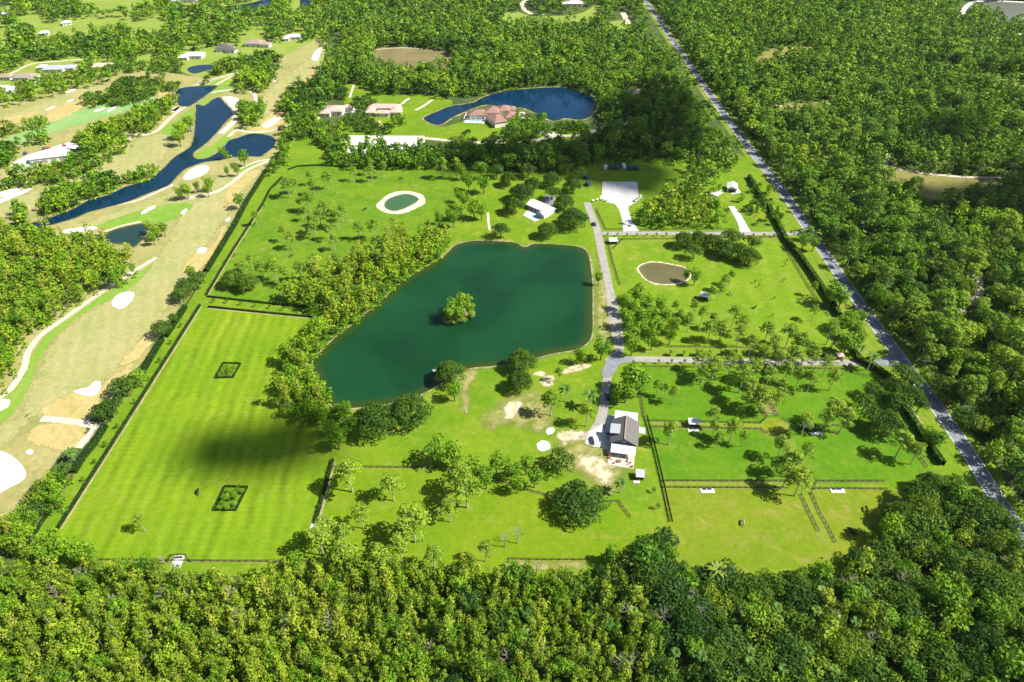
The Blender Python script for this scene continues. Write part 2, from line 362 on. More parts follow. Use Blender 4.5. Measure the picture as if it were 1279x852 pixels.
sheet('fairway', 'fairway', .09, [(-20, 256), (40, 240), (80, 226), (120, 208), (165, 178), (205, 166), (216, 170), (205, 195), (185, 215), (150, 230), (110, 240), (60, 258), (0, 272)], True, 6)
sheet('fairway', 'fairway', .09, [(85, 290), (130, 270), (170, 256), (215, 240), (240, 232), (262, 228), (285, 215), (305, 218), (270, 238), (235, 252), (190, 262), (150, 276), (110, 292)], True, 6)
sheet('fairway', 'fairway', .09, [(245, 100), (270, 96), (300, 88), (300, 95), (275, 106), (258, 106)], True, 3)
sheet('putting_green', 'green', .13, [(178, 338), (190, 330), (180, 345), (150, 368), (110, 388), (70, 420), (48, 452), (38, 480), (20, 512), (-10, 535), (-10, 512), (10, 494), (28, 474), (36, 450), (58, 420), (90, 396), (130, 368)], True, 2)
sheet('putting_green', 'green', .13, [(285, 167), (264, 182), (244, 192.5), (243, 197), (255, 197.5), (272, 190), (286, 177)], True, 1.5)
sheet('putting_green', 'green', .13, [(255, 112), (272, 100), (290, 98), (298, 104), (290, 112), (272, 118), (262, 120)], True, 2)
sheet('putting_green', 'green', .12, [(120, 284), (150, 271), (185, 260), (225, 254), (240, 256), (235, 264), (212, 276), (180, 281), (150, 286)], True, 2)
sheet('putting_green', 'green', .13, [(248, 128), (258, 122.5), (266, 123), (262, 128), (252, 132)], True, 1)
sheet('putting_green', 'green', .13, [(202, 163), (222, 148), (243, 133), (246, 138), (240, 150), (236, 160), (215, 170)], True, 2)
sheet('putting_green', 'green', .13, [(300, 211), (322, 203), (332, 203), (315, 211), (302, 216)], True, 1.5)
for pts in ([(52, 515), (75, 497), (100, 487), (125, 482), (150, 462), (166, 455), (150, 480), (125, 502), (108, 522), (85, 524)], [(32, 545), (46, 532), (80, 528), (110, 531), (102, 550), (86, 565), (62, 560), (42, 552)], [(228, 340), (240, 318), (266, 306), (280, 282), (276, 300), (262, 325), (242, 342)], [(150, 455), (175, 425), (195, 408), (190, 425), (170, 450)], [(60, 140), (85, 128), (112, 124), (118, 128), (90, 142), (65, 152)], [(195, 118), (215, 110), (222, 122), (205, 126)], [(310, 165), (330, 150), (370, 110), (398, 85), (392, 108), (362, 140), (345, 160)], [(0, 150), (30, 142), (50, 140), (30, 150), (0, 160)], [(285, 232), (310, 215), (325, 214), (300, 240), (282, 262)]):
    sheet('dry_turf', 'dry', .11, pts, True, 9)
for pts in ([(140, 381), (143, 372), (152, 366), (165, 365), (168, 370), (160, 381), (150, 386)], [(92, 489), (110, 484), (118, 477), (125, 477), (126, 484), (120, 493), (110, 495)], [(-8, 500), (8, 499), (13, 502), (8, 510), (-8, 515)], [(-14, 565), (5, 565), (18, 572), (30, 585), (32, 597), (15, 608), (-14, 617)], [(33, 564.5), (38, 561.5), (42, 564), (39, 567.5), (34, 567.5)], [(246, 314), (250, 310), (258, 310), (257, 315), (250, 317)], [(281.5, 276), (285, 272), (288, 273), (286, 276.5)], [(229, 222), (237, 212.5), (250, 207), (259, 207), (261, 212), (255, 218), (243, 223), (233, 225)], [(283, 122), (290, 121), (302, 126), (304, 130), (297, 131), (288, 128)], [(328, 157), (335, 151), (345, 146), (351, 147), (347, 152), (338, 158.5), (331, 159.5)], [(338, 101), (343, 97.5), (346, 99), (342, 103)], [(389.5, 72), (395, 63), (402.5, 59.5), (400.5, 66), (397, 75), (391, 75.5)], [(81, 115), (94, 111), (96, 112.5), (84, 116.5)], [(57, 137), (66, 133), (69, 134), (60, 138)], [(83.5, 126.5), (90, 124), (92, 125), (86, 128)], [(118, 138.5), (130, 134.5), (131.5, 136), (119.5, 140)], [(134, 138), (143, 133.5), (145, 134.5), (136, 140)], [(-6, 169), (2, 164.5), (5, 166), (-4, 172)], [(-10, 253), (20, 241), (43, 232), (36, 239), (10, 250), (-10, 258)], [(-5, 243), (15, 236), (26, 234.5), (24, 238), (5, 246)], [(80, 288), (110, 283), (122, 285), (108, 289), (85, 292)], [(177, 265), (185, 260), (194, 257), (193, 260), (184, 265), (178, 268)], [(226, 266), (232, 261), (234, 263), (229, 268)]):
    sheet('bunker', 'sand', .17, pts)
PATHS = [([(-10, 500), (12, 488), (31, 458), (34, 442), (50, 420), (75, 402), (130, 363), (172, 336), (196, 322)], 3.2),
         ([(-10, 231), (25, 228), (50, 226), (75, 219), (100, 213), (125, 200), (148, 186), (160, 177), (165, 168), (180, 169), (197, 163), (207, 153), (222, 140), (240, 128), (260, 117), (290, 112)], 3.6),
         ([(285, 171), (296, 163), (311, 165), (330, 165), (345, 162), (362, 157)], 3.2),
         ([(278, 121), (291, 134), (294, 148), (285, 159), (276, 167)], 6),
         ([(337, 199), (318, 203), (300, 211)], 2.6), ([(336, 201), (310, 212), (290, 228), (270, 240), (250, 245), (235, 248)], 3.4),
         ([(216, 231), (190, 243), (170, 251), (132, 259)], 2.4), ([(52, 523), (75, 525), (105, 529), (119, 534), (108, 548), (98, 560)], 3.6),
         ([(225, 134), (215, 140), (222, 134)], 5), ([(314, 114), (320, 122), (317, 133)], 4), ([(240, 108), (265, 100), (300, 90), (320, 84)], 2.2),
         ([(270, 106), (285, 98), (296, 94)], 3), ([(130, 290), (150, 283), (176, 277)], 2.2), ([(0, 98), (18, 90), (40, 80), (70, 77), (110, 74)], 3.5)]
for pts, wd in PATHS: strip('cart_path', 'cartpath', .15, pts, wd, .9)

# clearings in the woods
for mat, pts in (('scrub', [(1090, 209), (1110, 206), (1150, 216), (1200, 221), (1252, 221), (1262, 228), (1230, 236), (1180, 248), (1145, 246), (1112, 228)]),
                 ('marsh', [(468, 62), (490, 58), (530, 60), (562, 65), (568, 74), (558, 84), (520, 90), (490, 84), (468, 78)]),
                 ('meadow', [(640, 14), (668, 20), (720, 18), (745, 6), (752, 14), (735, 30), (700, 30), (650, 30), (620, 25)]),
                 ('meadow', [(95, -8), (200, -8), (200, 5), (150, 8), (105, 6)]), ('meadow', [(40, 36), (80, 28), (120, 22), (160, 26), (180, 33), (130, 36), (100, 44), (55, 46)]),
                 ('meadow', [(0, 38), (20, 34), (18, 42), (0, 44)]), ('meadow', [(0, 52), (14, 47), (8, 56), (0, 58)]), ('meadow', [(0, 96), (40, 80), (100, 72), (108, 78), (60, 84), (20, 100), (0, 106)]),
                 ('meadow', [(232, 66), (262, 62), (282, 76), (262, 80), (238, 84), (228, 86)]), ('meadow', [(300, 60), (330, 58), (345, 66), (310, 68)]), ('meadow', [(312, 38), (328, 36), (326, 46), (308, 48)]),
                 ('meadow_', [(-60, -25), (420, -25), (402, 38), (340, 46), (262, 58), (222, 64), (130, 64), (60, 74), (0, 86), (-60, 94)]),
                 ('meadow_', [(222, 62), (262, 56), (300, 50), (345, 42), (395, 34), (402, 46), (380, 58), (345, 74), (300, 84), (268, 98), (232, 92), (222, 82)]),
                 ('meadow_', [(-20, 82), (40, 74), (110, 70), (180, 76), (205, 88), (150, 88), (110, 99), (60, 117), (0, 128), (-30, 132)]),
                 ('meadow', [(160, 30), (200, 24), (215, 32), (190, 42), (165, 40)]), ('meadow', [(120, 6), (170, 10), (165, 16), (125, 14)]), ('meadow', [(20, 22), (50, 18), (60, 26), (30, 32)]), ('meadow', [(0, 10), (20, 8), (18, 16), (0, 18)]),
                 ('meadow', [(365, 5), (376, -4), (378, 12), (364, 16)]), ('meadow', [(760, 28), (782, 26), (788, 34), (768, 40), (752, 38)]), ('meadow', [(170, 70), (190, 68), (196, 74), (172, 78)]),
                 ('scrub', [(940, 80), (960, 62), (1010, 58), (1020, 66), (980, 72), (955, 82)]), ('scrub', [(970, 130), (1035, 128), (1038, 140), (1000, 140), (975, 138)]),
                 ('scrub', [(1210, 95), (1290, 100), (1290, 110), (1250, 106), (1212, 104)]), ('scrub', [(1205, 372), (1225, 366), (1232, 376), (1210, 392), (1200, 390)]),
                 ('lawn', [(358, 182), (370, 175), (398, 176), (408, 184), (412, 196), (360, 197)]),
                 ('lawn', [(430, 108), (450, 104), (470, 118), (500, 120), (540, 120), (562, 128), (545, 140), (530, 152), (555, 160), (590, 150), (640, 150), (690, 165), (720, 160), (740, 166), (700, 176), (640, 182), (570, 176), (500, 172), (430, 170), (425, 155), (440, 150), (434, 130)]),
                 ('lawn', [(735, 205), (850, 205), (860, 232), (812, 262), (735, 250), (700, 225)])):
    sheet('clearing', mat.strip('_'), (.024 if mat.endswith('_') else .056)+.0015*(len(CLEAR) % 16), pts, True, 5)
    if not mat.endswith('_'):
        clear(pts)
        if mat != 'lawn': clear([(x, y+7.5*cp_*pxm(y)) for x, y in pts])
strip('sand_track', 'track', .18, [(1078, 215), (1108, 209), (1150, 216), (1200, 221), (1250, 222)], 3.2, 1)
strip('sand_track', 'track', .18, [(1108, 209), (1107, 202), (1110, 192)], 3, 1)
strip('sand_track', 'track', .18, [(968, 132), (1000, 135), (1020, 139), (1036, 146)], 2.8, 1)
strip('sand_track', 'track', .18, [(1204, 390), (1216, 376), (1224, 368), (1220, 345)], 5, 2)
strip('sand_track', 'track', .18, [(470, 62), (500, 60), (530, 61)], 2, 1)
strip('sand_track', 'track', .18, [(1028, 172), (1060, 166), (1075, 160)], 2.2, 1)
for pts in ([(300, 211), (1, 1)],): pass

# roads
ROAD = [(797, -14), (805, 0), (815, 13), (833, 40), (851, 66), (866, 88), (889, 121), (904, 142), (924, 169), (945, 197), (967, 225), (987, 253), (1006, 281), (1027, 312), (1053, 350), (1068, 371), (1081, 389), (1103, 419), (1118, 439), (1153, 485), (1173, 513), (1186, 531), (1203, 556), (1215, 574), (1232, 602), (1254, 635), (1285, 680), (1390, 830)]
_, road_c = strip('road', 'asphalt', .14, ROAD, 7.2, 0)
strip('verge', 'verge', .10, ROAD, 12.5, 3)
strip('road_marking', 'paint', .155, ROAD, .22, 0, shift=3.25); strip('road_marking', 'paint', .155, ROAD, .22, 0, shift=-3.25)
DRIVE = [(733, 253), (740, 272), (746, 288), (751, 313), (757, 340), (764, 375), (769, 405), (773, 432), (772, 448), (762, 462), (757, 480), (755, 500), (752, 520), (744, 538), (733, 549)]
_, drive_c = strip('drive', 'lane', .15, DRIVE, [5, 5, 5, 5, 5, 4.6, 4.6, 4.6, 6, 7, 5, 4, 4, 4.5, 6], 0)
LANE = [(757, 452), (790, 449), (850, 450), (930, 452), (1010, 453), (1085, 453), (1124, 453)]
_, lane_c = strip('lane', 'lane', .17, LANE, 4.4, 0)
sheet('lane', 'asphalt', .18, [(1088, 450), (1104, 447), (1110, 440), (1112, 434), (1128, 450), (1138, 466), (1124, 460), (1104, 457), (1089, 456)], False)
sheet('drive', 'asphalt', .18, [(766, 440), (778, 446), (792, 446), (790, 452), (775, 455), (764, 470), (752, 470), (754, 458)], True)
TOPLANE = [(745, 292), (800, 291.5), (860, 292), (930, 292), (1016, 292)]
_, top_c = strip('lane', 'lane', .17, TOPLANE, 4.2, 0)
strip('drive', 'pale', .16, [(775, 250), (779, 262), (783, 275), (788, 289)], [12, 6, 6, 10], .8)
strip('drive', 'pale', .16, [(913, 258), (919, 266), (926, 278), (931, 290)], [4, 5, 5, 7], .6)
strip('drive', 'track', .16, [(428, 172), (470, 172.5), (530, 173), (568, 176.5), (610, 178.5), (660, 177), (690, 171), (722, 169), (745, 163), (762, 156), (778, 147)], 4.2, .8)
strip('drive', 'track', .16, [(783, 128), (790, 120), (800, 112)], 6, 1)
strip('drive', 'track', .16, [(742, 168), (770, 160), (788, 150)], 4, 1)
strip('drive', 'track', .16, [(660, -2), (652, 5), (655, 12), (664, 18)], 6, 1)
strip('drive', 'track', .16, [(778, 16), (782, 24), (785, 30)], 7, 1)
strip('path', 'track', .16, [(609.5, 266), (610, 277), (612, 288)], 1.6, .4)
strip('path', 'cartpath', .16, [(519, 138), (530, 132), (541, 124)], 3, .5); strip('path', 'cartpath', .16, [(437, 122), (440, 112), (443, 103)], 2.2, .4)
strip('path', 'cartpath', .16, [(396, 150), (402, 140), (409, 136)], 3.5, .6); strip('path', 'cartpath', .16, [(474, 151), (475, 160), (475, 170)], 2, .4)
strip('path', 'cartpath', .16, [(502, 130), (508, 125), (512, 123)], 3, .5)
sheet('path', 'concrete', .16, [(735, 540), (752, 530), (758, 545), (757, 560), (742, 558), (731, 554)], False)
sheet('dressage_arena', 'sand', .12, [(432, 169.5), (530, 170), (531, 176), (522, 192), (424, 192)], False)
strip('verge', 'verge', .10, [(745, 299), (800, 298.5), (860, 298.5), (975, 298)], 6, 2)
strip('verge', 'verge', .10, [(800, 440), (920, 441), (1050, 442)], 5, 2)
for pts, wd in (([(1090, 450), (1060, 402), (1030, 358), (1005, 322), (986, 296)], 5),):
    strip('ditch', 'verge', .12, pts, wd, 3)
strip('worn_lane', 'wear', .12, [(966, 518), (956, 502), (946, 489), (936, 476)], 6, 3); strip('grass_lane', 'verge', .12, [(982, 545), (990, 570), (996, 596), (1008, 620), (1022, 650), (1034, 676)], 4, 2.5)
strip('grass_lane', 'verge', .12, [(812, 530), (880, 532), (950, 533)], 3, 1.5); strip('grass_lane', 'verge', .12, [(830, 606), (900, 606), (984, 606)], 3, 1.5)
strip('bare_strip', 'mulch', .11, [(1125, 497), (1148, 530)], 4, 2)
strip('bare_strip', 'mulch', .11, [(1010, 322), (1030, 350)], 3, 2)

# ------------------------------------------------------------------ things: helpers
def thing(name, label, cat, loc=(0, 0, 0), rz=0.0, group=None):
    o = bpy.data.objects.new(name, None); C.objects.link(o)
    o.location = loc; o.rotation_euler = (0, 0, rz); o['label'] = label; o['category'] = cat
    if group: o['group'] = group
    o.empty_display_size = .5
    return o
def tag(o, label, cat, group=None, kind=None):
    o['label'] = label
    if cat: o['category'] = cat
    if group: o['group'] = group
    if kind: o['kind'] = kind
    return o
class MB:
    """Collects simple solids and links them as one mesh."""
    def __init__(s): s.v = []; s.f = []
    def add(s, v, f):
        b = len(s.v); s.v += [tuple(x) for x in v]; s.f += [tuple(b+i for i in q) for q in f]; return s
    def box(s, c, d, rz=0.0):
        cx, cy, cz = c; hx, hy, hz = d[0]/2, d[1]/2, d[2]/2; cs, sn = math.cos(rz), math.sin(rz)
        v = [(cx+x*cs-y*sn, cy+x*sn+y*cs, cz+z) for z in (-hz, hz) for x, y in ((-hx, -hy), (hx, -hy), (hx, hy), (-hx, hy))]
        return s.add(v, [(3, 2, 1, 0), (4, 5, 6, 7), (0, 1, 5, 4), (1, 2, 6, 5), (2, 3, 7, 6), (3, 0, 4, 7)])
    def plate(s, q, t=.18):                                     # four corners and a thickness downwards
        return s.add([(x, y, z) for x, y, z in q] + [(x, y, z-t) for x, y, z in q], [(0, 1, 2, 3), (7, 6, 5, 4), (0, 4, 5, 1), (1, 5, 6, 2), (2, 6, 7, 3), (3, 7, 4, 0)])
    def tube(s, pts, rad, k=6):
        pts = [Vector(p) for p in pts]; rad = rad if isinstance(rad, (list, tuple)) else [rad]*len(pts); b = len(s.v)
        for i, p in enumerate(pts):
            d = (pts[min(i+1, len(pts)-1)]-pts[max(i-1, 0)]).normalized()
            a = d.orthogonal().normalized(); c = d.cross(a)
            for j in range(k):
                an = 2*math.pi*j/k; q = p + (a*math.cos(an)+c*math.sin(an))*rad[i]; s.v.append(tuple(q))
        for i in range(len(pts)-1):
            for j in range(k):
                s.f.append((b+i*k+j, b+i*k+(j+1) % k, b+(i+1)*k+(j+1) % k, b+(i+1)*k+j))
        s.f.append(tuple(b+(len(pts)-1)*k+j for j in range(k))); return s
    def cyl(s, c, r, h, k=12, r2=None):
        r2 = r if r2 is None else r2
        v = [(c[0]+math.cos(2*math.pi*j/k)*q, c[1]+math.sin(2*math.pi*j/k)*q, c[2]+z) for q, z in ((r, 0), (r2, h)) for j in range(k)]
        return s.add(v, [(j, (j+1) % k, k+(j+1) % k, k+j) for j in range(k)] + [tuple(range(k))[::-1], tuple(range(k, 2*k))])
    def hip(s, c, L, W, z, h, over=.6, rz=0.0, gable=False):     # hip or gable roof, ridge along local x
        hx, hy = L/2+over, W/2+over; r = hx if gable else max(.2, hx-hy)
        cs, sn = math.cos(rz), math.sin(rz)
        v = [(-hx, -hy, z), (hx, -hy, z), (hx, hy, z), (-hx, hy, z), (-r, 0, z+h), (r, 0, z+h)]
        v += [(x, y, zz-.25) for x, y, zz in v[:4]]
        v = [(c[0]+x*cs-y*sn, c[1]+x*sn+y*cs, zz) for x, y, zz in v]
        return s.add(v, [(0, 1, 5, 4), (1, 2, 5), (2, 3, 4, 5), (3, 0, 4), (9, 8, 7, 6), (0, 6, 7, 1), (1, 7, 8, 2), (2, 8, 9, 3), (3, 9, 6, 0)])
    def mesh(s, name):
        me = bpy.data.meshes.new(name); me.from_pydata(s.v, [], s.f); me.update(); return me
    def build(s, name, mat, parent=None):
        o = put(name, s.mesh(name), mat, parent); return o
ORD = ['', 'second ', 'third ', 'fourth ', 'fifth ', 'sixth ', 'seventh ', 'eighth ', 'ninth ', 'tenth ', 'eleventh ', 'twelfth ', 'thirteenth ', 'fourteenth ', 'fifteenth ', 'sixteenth ', 'seventeenth ', 'eighteenth ', 'nineteenth ', 'twentieth '] + ['twenty-'+q+' ' for q in ('first', 'second', 'third', 'fourth', 'fifth', 'sixth', 'seventh', 'eighth', 'ninth')]
NTH = ['first'] + [o.strip() for o in ORD[1:]]

# ------------------------------------------------------------------ foliage
def cards(cen, nor, size, g, asp=.72):
    n = len(cen); nor = nor/(np.linalg.norm(nor, axis=1, keepdims=True)+1e-9)
    r = g.normal(size=(n, 3)); t = np.cross(nor, r); t /= np.linalg.norm(t, axis=1, keepdims=True)+1e-9; b = np.cross(nor, t)
    a = (size*.5*g.uniform(.7, 1.35, n))[:, None]; c = a*asp*g.uniform(.7, 1.3, (n, 1))
    q = np.stack([cen+t*a*.95, cen+b*c+t*a*.15, cen-t*a, cen-b*c-t*a*.1], 1)
    q += g.normal(0, .09, q.shape)*a[:, :, None]
    return q.reshape(-1, 3)
def lobes_to_cards(lobes, per_m2, size, g, jitter=.5, low=-.45, asp=.72):
    """lobes: rows of x, y, z, rx, rz. Cards on each lobe's skin, denser on bigger lobes. Returns verts and a per-card tint."""
    Vs, T = [], []
    for x, y, z, rx, rz in lobes:
        n = max(4, int(per_m2*4*math.pi*rx*(rx+rz)/2*.8))
        d = g.normal(size=(n*2, 3)); d /= np.linalg.norm(d, axis=1, keepdims=True); d = d[d[:, 2] > low][:n]
        k = g.uniform(.72, 1.08, (len(d), 1))
        cen = np.array([x, y, z]) + d*np.array([rx, rx, rz])*k
        nor = d*np.array([1/rx, 1/rx, 1/rz])*rx + g.normal(0, jitter, d.shape)
        Vs.append(cards(cen, nor, size, g, asp))
        T.append(np.clip(g.normal(.5, .2, len(d)) + g.normal(0, .12), 0, 1))
    return np.concatenate(Vs), np.concatenate(T)
def quad_mesh(name, V, T, mat, tree=None):
    n = len(V)//4; me = bpy.data.meshes.new(name)
    me.vertices.add(n*4); me.vertices.foreach_set('co', V.astype(np.float32).ravel())
    me.loops.add(n*4); me.loops.foreach_set('vertex_index', np.arange(n*4, dtype=np.int32))
    me.polygons.add(n); me.polygons.foreach_set('loop_start', np.arange(0, n*4, 4, dtype=np.int32))
    try: me.polygons.foreach_set('loop_total', np.full(n, 4, np.int32))
    except Exception: pass
    a = me.attributes.new('tint', 'FLOAT', 'FACE'); a.data.foreach_set('value', T.astype(np.float32))
    if tree is not None:
        a = me.attributes.new('treetint', 'FLOAT', 'FACE'); a.data.foreach_set('value', tree.astype(np.float32))
    me.update(calc_edges=True); me.materials.append(mat)
    return me

def lobes_oak(g, W=10., Ht=8.5, n=13):
    L = []; R = W/2
    for i in range(n):
        rr = math.sqrt((i+.4)/n)*.74*R; an = i*2.4 + g.uniform(-.4, .4)
        s = R*g.uniform(.30, .42)*(13/n)**.42
        z = Ht*(.74 - (.36 if n < 20 else .62)*(rr/R)**2) + g.uniform(-.07, .05)*Ht
        L.append((math.cos(an)*rr, math.sin(an)*rr, z, s, s*.8))
    return L
def lobes_broad(g, W=7., Ht=10., n=10):
    L = []; R = W/2
    for i in range(n):
        t = (i+.5)/n; z = Ht*(.36+.55*t); rm = R*.62*math.sin(math.pi*min(1, .25+.75*(1-t*.9)))
        an = i*2.4+g.uniform(-.5, .5); rr = rm*g.uniform(.45, 1.05); s = R*g.uniform(.34, .5)
        L.append((math.cos(an)*rr, math.sin(an)*rr, z, s, s*.85))
    L.append((0, 0, Ht*.62, R*.6, Ht*.26)); return L
def lobes_pine(g, W=7., Ht=13.5, n=13):
    L = []; R = W/2
    for i in range(n):
        t = (i+.5)/n; z = Ht*(.55+.40*t); an = i*2.4+g.uniform(-.6, .6); rr = R*.80*(1-.5*t)*g.uniform(.45, 1.1)
        s = R*g.uniform(.30, .46); L.append((math.cos(an)*rr, math.sin(an)*rr, z, s, s*.6))
    L.append((0, 0, Ht*.97, R*.25, R*.22)); return L
def lobes_slender(g, W=4., Ht=12., n=8):
    L = []; R = W/2; bx, by = g.uniform(-.5, .5, 2)
    for i in range(n):
        t = (i+.5)/n; z = Ht*(.28+.68*t); an = i*2.2+g.uniform(-.8, .8); rr = R*.55*(1-.5*t)*g.uniform(.2, 1.2)
        s = R*g.uniform(.42, .62)*(1.1-.35*t); L.append((bx*t+math.cos(an)*rr, by*t+math.sin(an)*rr, z, s, s*1.1))
    return L
GEN = {'oak': (lobes_oak, 10., 8.5), 'broadleaf': (lobes_broad, 7., 10.), 'pine': (lobes_pine, 7., 13.5), 'slender': (lobes_slender, 4., 12.)}
DENS = {'oak': (3.0, .66), 'broadleaf': (3.4, .6), 'pine': (6.2, .54), 'slender': (4.4, .52)}
def trunk_mesh(kind, lobes, Ht, g, name='trunk'):
    m = MB(); r0 = {'oak': .38, 'broadleaf': .22, 'pine': .16, 'slender': .085, 'dead': .22}[kind]*(Ht/11)**.5
    top = Ht*{'oak': .42, 'broadleaf': .7, 'pine': .97, 'slender': .92, 'dead': .9}[kind]
    lx, ly = g.uniform(-.25, .25, 2)
    m.tube([(0, 0, -.3), (lx*.3, ly*.3, top*.35), (lx, ly, top*.7), (lx*.6, ly*.6, top)], [r0*1.25, r0, r0*.7, r0*.3], 7)
    for x, y, z, rx, rz in lobes:
        zb = min(top*.95, max(top*.45, z-math.hypot(x, y)*.55)); k = .35 if kind != 'oak' else .5
        m.tube([(lx*.7, ly*.7, zb), (x*.55, y*.55, (zb+z)/2+.1), (x, y, z)], [r0*k, r0*k*.6, r0*.12], 4)
    return m.mesh(name)
PROTO = {}
for kind, (fn, W0, H0) in GEN.items():
    PROTO[kind] = []
    for v in range(8):
        g = np.random.default_rng(100+v*7+len(kind))
        L = fn(g); d, s = DENS[kind]
        V, T = lobes_to_cards(L, d, s, g)
        tm = trunk_mesh(kind, L, H0, g); tm.materials.append(PALE_BARK if kind in ('slender', 'pine') else BARK)
        lod = {}
        for q, (dd, ss) in {1: (.34, 1.65), 2: (.10, 2.6), 3: (.07, 3.2)}.items():
            g2 = np.random.default_rng(500+v)
            v2, t2 = lobes_to_cards(L, d*dd, s*ss, g2, .45)
            cap = {1: 230, 2: 88, 3: 52}[q]
            if len(t2) > cap:
                keep = g2.permutation(len(t2))[:cap]; v2 = v2.reshape(-1, 4, 3)[keep].reshape(-1, 3); t2 = t2[keep]
            r = .16 if kind != 'oak' else .25; th = H0*.6
            tq = np.array([[(-r, 0, 0), (r, 0, 0), (r*.5, 0, th), (-r*.5, 0, th)], [(0, -r, 0), (0, r, 0), (0, r*.5, th), (0, -r*.5, th)]]).reshape(-1, 3)
            lod[q] = (v2, t2)
        PROTO[kind].append(dict(crown=quad_mesh('crown', V, T, LM[kind]), trunk=tm, lod=lod))
# large live oaks get meshes of their own
BIG = []
for v in range(3):
    g = np.random.default_rng(900+v); L = lobes_oak(g, 22., 12., 42)
    V, T = lobes_to_cards(L, 2.1, .78, g); tm = trunk_mesh('oak', L[::3], 12., g); tm.materials.append(BARK)
    BIG.append(dict(crown=quad_mesh('crown', V, T, LM['oak']), trunk=tm))

NAMES = {'oak': 'oak_tree', 'broadleaf': 'broadleaf_tree', 'pine': 'pine_tree', 'slender': 'slender_tree'}
TREES = []                                                      # dicts: kind x y scale(width) hscale tint rot region lone
def add_tree(kind, x, y, W, tint, region, lone=False, hs=None, v=None):
    fn, W0, H0 = GEN[kind]; s = W/W0
    h = s**.55*math.exp(rng.normal(0, .11)) if hs is None else hs/H0
    TREES.append(dict(kind=kind, x=x, y=y, s=s, h=h, W=W, Ht=H0*h, tint=float(np.clip(tint, 0, 1)), rot=rng.uniform(0, 6.28), region=region, lone=lone, v=int(rng.integers(0, 8)) if v is None else v))
def hand(kind, rows, region, tint=.5, lone=True):
    """rows: crown centre in the photograph and crown width in its pixels -> a tree standing on the ground."""
    fn, W0, H0 = GEN[kind]
    for r in rows:
        px, py, wp = r[:3]; x, y = P(px, py, 6); d = y*cp_-(6-H)*sp_; W = wp*d/F
        W *= {'oak': 1.14, 'pine': 1.10, 'broadleaf': 1.12, 'slender': 1}[kind]
        h = H0*(W/W0)**.55*(1.1 if kind == 'oak' else .92 if kind == 'pine' else 1) if len(r) < 5 else r[4]
        x, y = P(px, py, h*{'oak': .58, 'broadleaf': .62, 'pine': .78, 'slender': .65}[kind])
        add_tree(kind, x, y, W, (r[3] if len(r) > 3 and r[3] is not None else tint+rng.normal(0, .1))+(.16 if kind == 'pine' else .04), region, lone, h)

hand('oak', [(467, 521, 60, .3), (512, 509, 56, .32), (562, 463, 41, .45), (652, 448, 38, .45), (649, 474, 33, .35)], 'beside the big green lake')
hand('broadleaf', [(567, 487, 22, .45), (752, 434, 26, .35), (727, 443, 17, .6), (748, 346, 13, .5), (436, 528, 26, .3), (420, 545, 30, .3), (430, 512, 22, .45), (412, 533, 20, .35)], 'beside the big green lake')
hand('oak', [(724, 624, 70, .2, 11.5), (700, 575, 36, .52)], 'on the estate lawn')
hand('pine', [(689, 496, 24, .45), (734, 511, 22, .6), (698, 463, 10, .3)], 'on the estate lawn')
hand('broadleaf', [(790, 470, 40, .42), (783, 487, 28, .5), (800, 482, 22, .5), (772, 492, 18, .4), (640, 585, 26, .5), (620, 578, 24, .55), (657, 580, 22, .6), (668, 595, 24, .5), (646, 603, 22, .55), (545, 562, 34, .3), (565, 568, 30, .6), (590, 582, 26, .6), (607, 597, 24, .5)], 'on the estate lawn')
hand('pine', [(574, 590, 32, .6), (582, 608, 34, .62), (434, 587, 36, .72), (488, 602, 28, .72), (449, 638, 26, .6), (561, 632, 22, .6), (514, 647, 46, .68), (500, 664, 28, .72), (498, 680, 28, .66), (406, 655, 28, .66), (397, 668, 36, .62), (426, 664, 24, .6), (430, 688, 34, .58), (470, 690, 30, .58), (478, 700, 26, .58), (606, 683, 20, .5), (540, 690, 24, .55)], 'in the south paddock')
hand('pine', [(173, 648, 15, .6)], 'alone on the striped lawn')
hand('broadleaf', [(64, 672, 28, .6), (78, 684, 32, .55), (97, 690, 30, .55), (56, 690, 26, .5), (110, 694, 24, .5), (420, 700, 30, .55), (450, 704, 30, .55), (370, 700, 22, .5)], 'at the foot of the striped lawn')
hand('pine', [(358, 228, 16, .25), (407, 219, 14, .5), (463, 211, 12, .6), (384, 246, 17, .35), (390, 228, 12, .6), (402, 256, 14, .5), (412, 266, 16, .4), (398, 266, 14, .4), (420, 268, 15, .45), (426, 261, 12, .45), (391, 274, 15, .4), (388, 281, 14, .45), (408, 284, 13, .5), (466, 280, 18, .5), (352, 287, 11, .6), (362, 294, 14, .7), (416, 297, 12, .6), (470, 300, 16, .5), (420, 322, 17, .5), (388, 331, 18, .5), (373, 333, 16, .45), (340, 330, 18, .5), (325, 332, 16, .5), (352, 338, 16, .55), (366, 226, 12, .6), (440, 212, 10, .6), (446, 282, 14, .5), (450, 318, 16, .5), (502, 286, 14, .5), (470, 318, 16, .6), (405, 342, 18, .6), (430, 335, 18, .6), (372, 250, 9, .5), (386, 218, 9, .55), (569, 203, 13, .6, 17), (552, 203, 15, .65, 17), (478, 206, 10, .5, 14), (462, 202, 9, .5, 14), (312, 322, 12, .6), (300, 330, 18, .6), (318, 268, 10, .5), (380, 262, 10, .4)], 'in the rough northwest pasture')
hand('oak', [(290, 345, 30, .6), (308, 350, 30, .65)], 'in the rough northwest pasture')
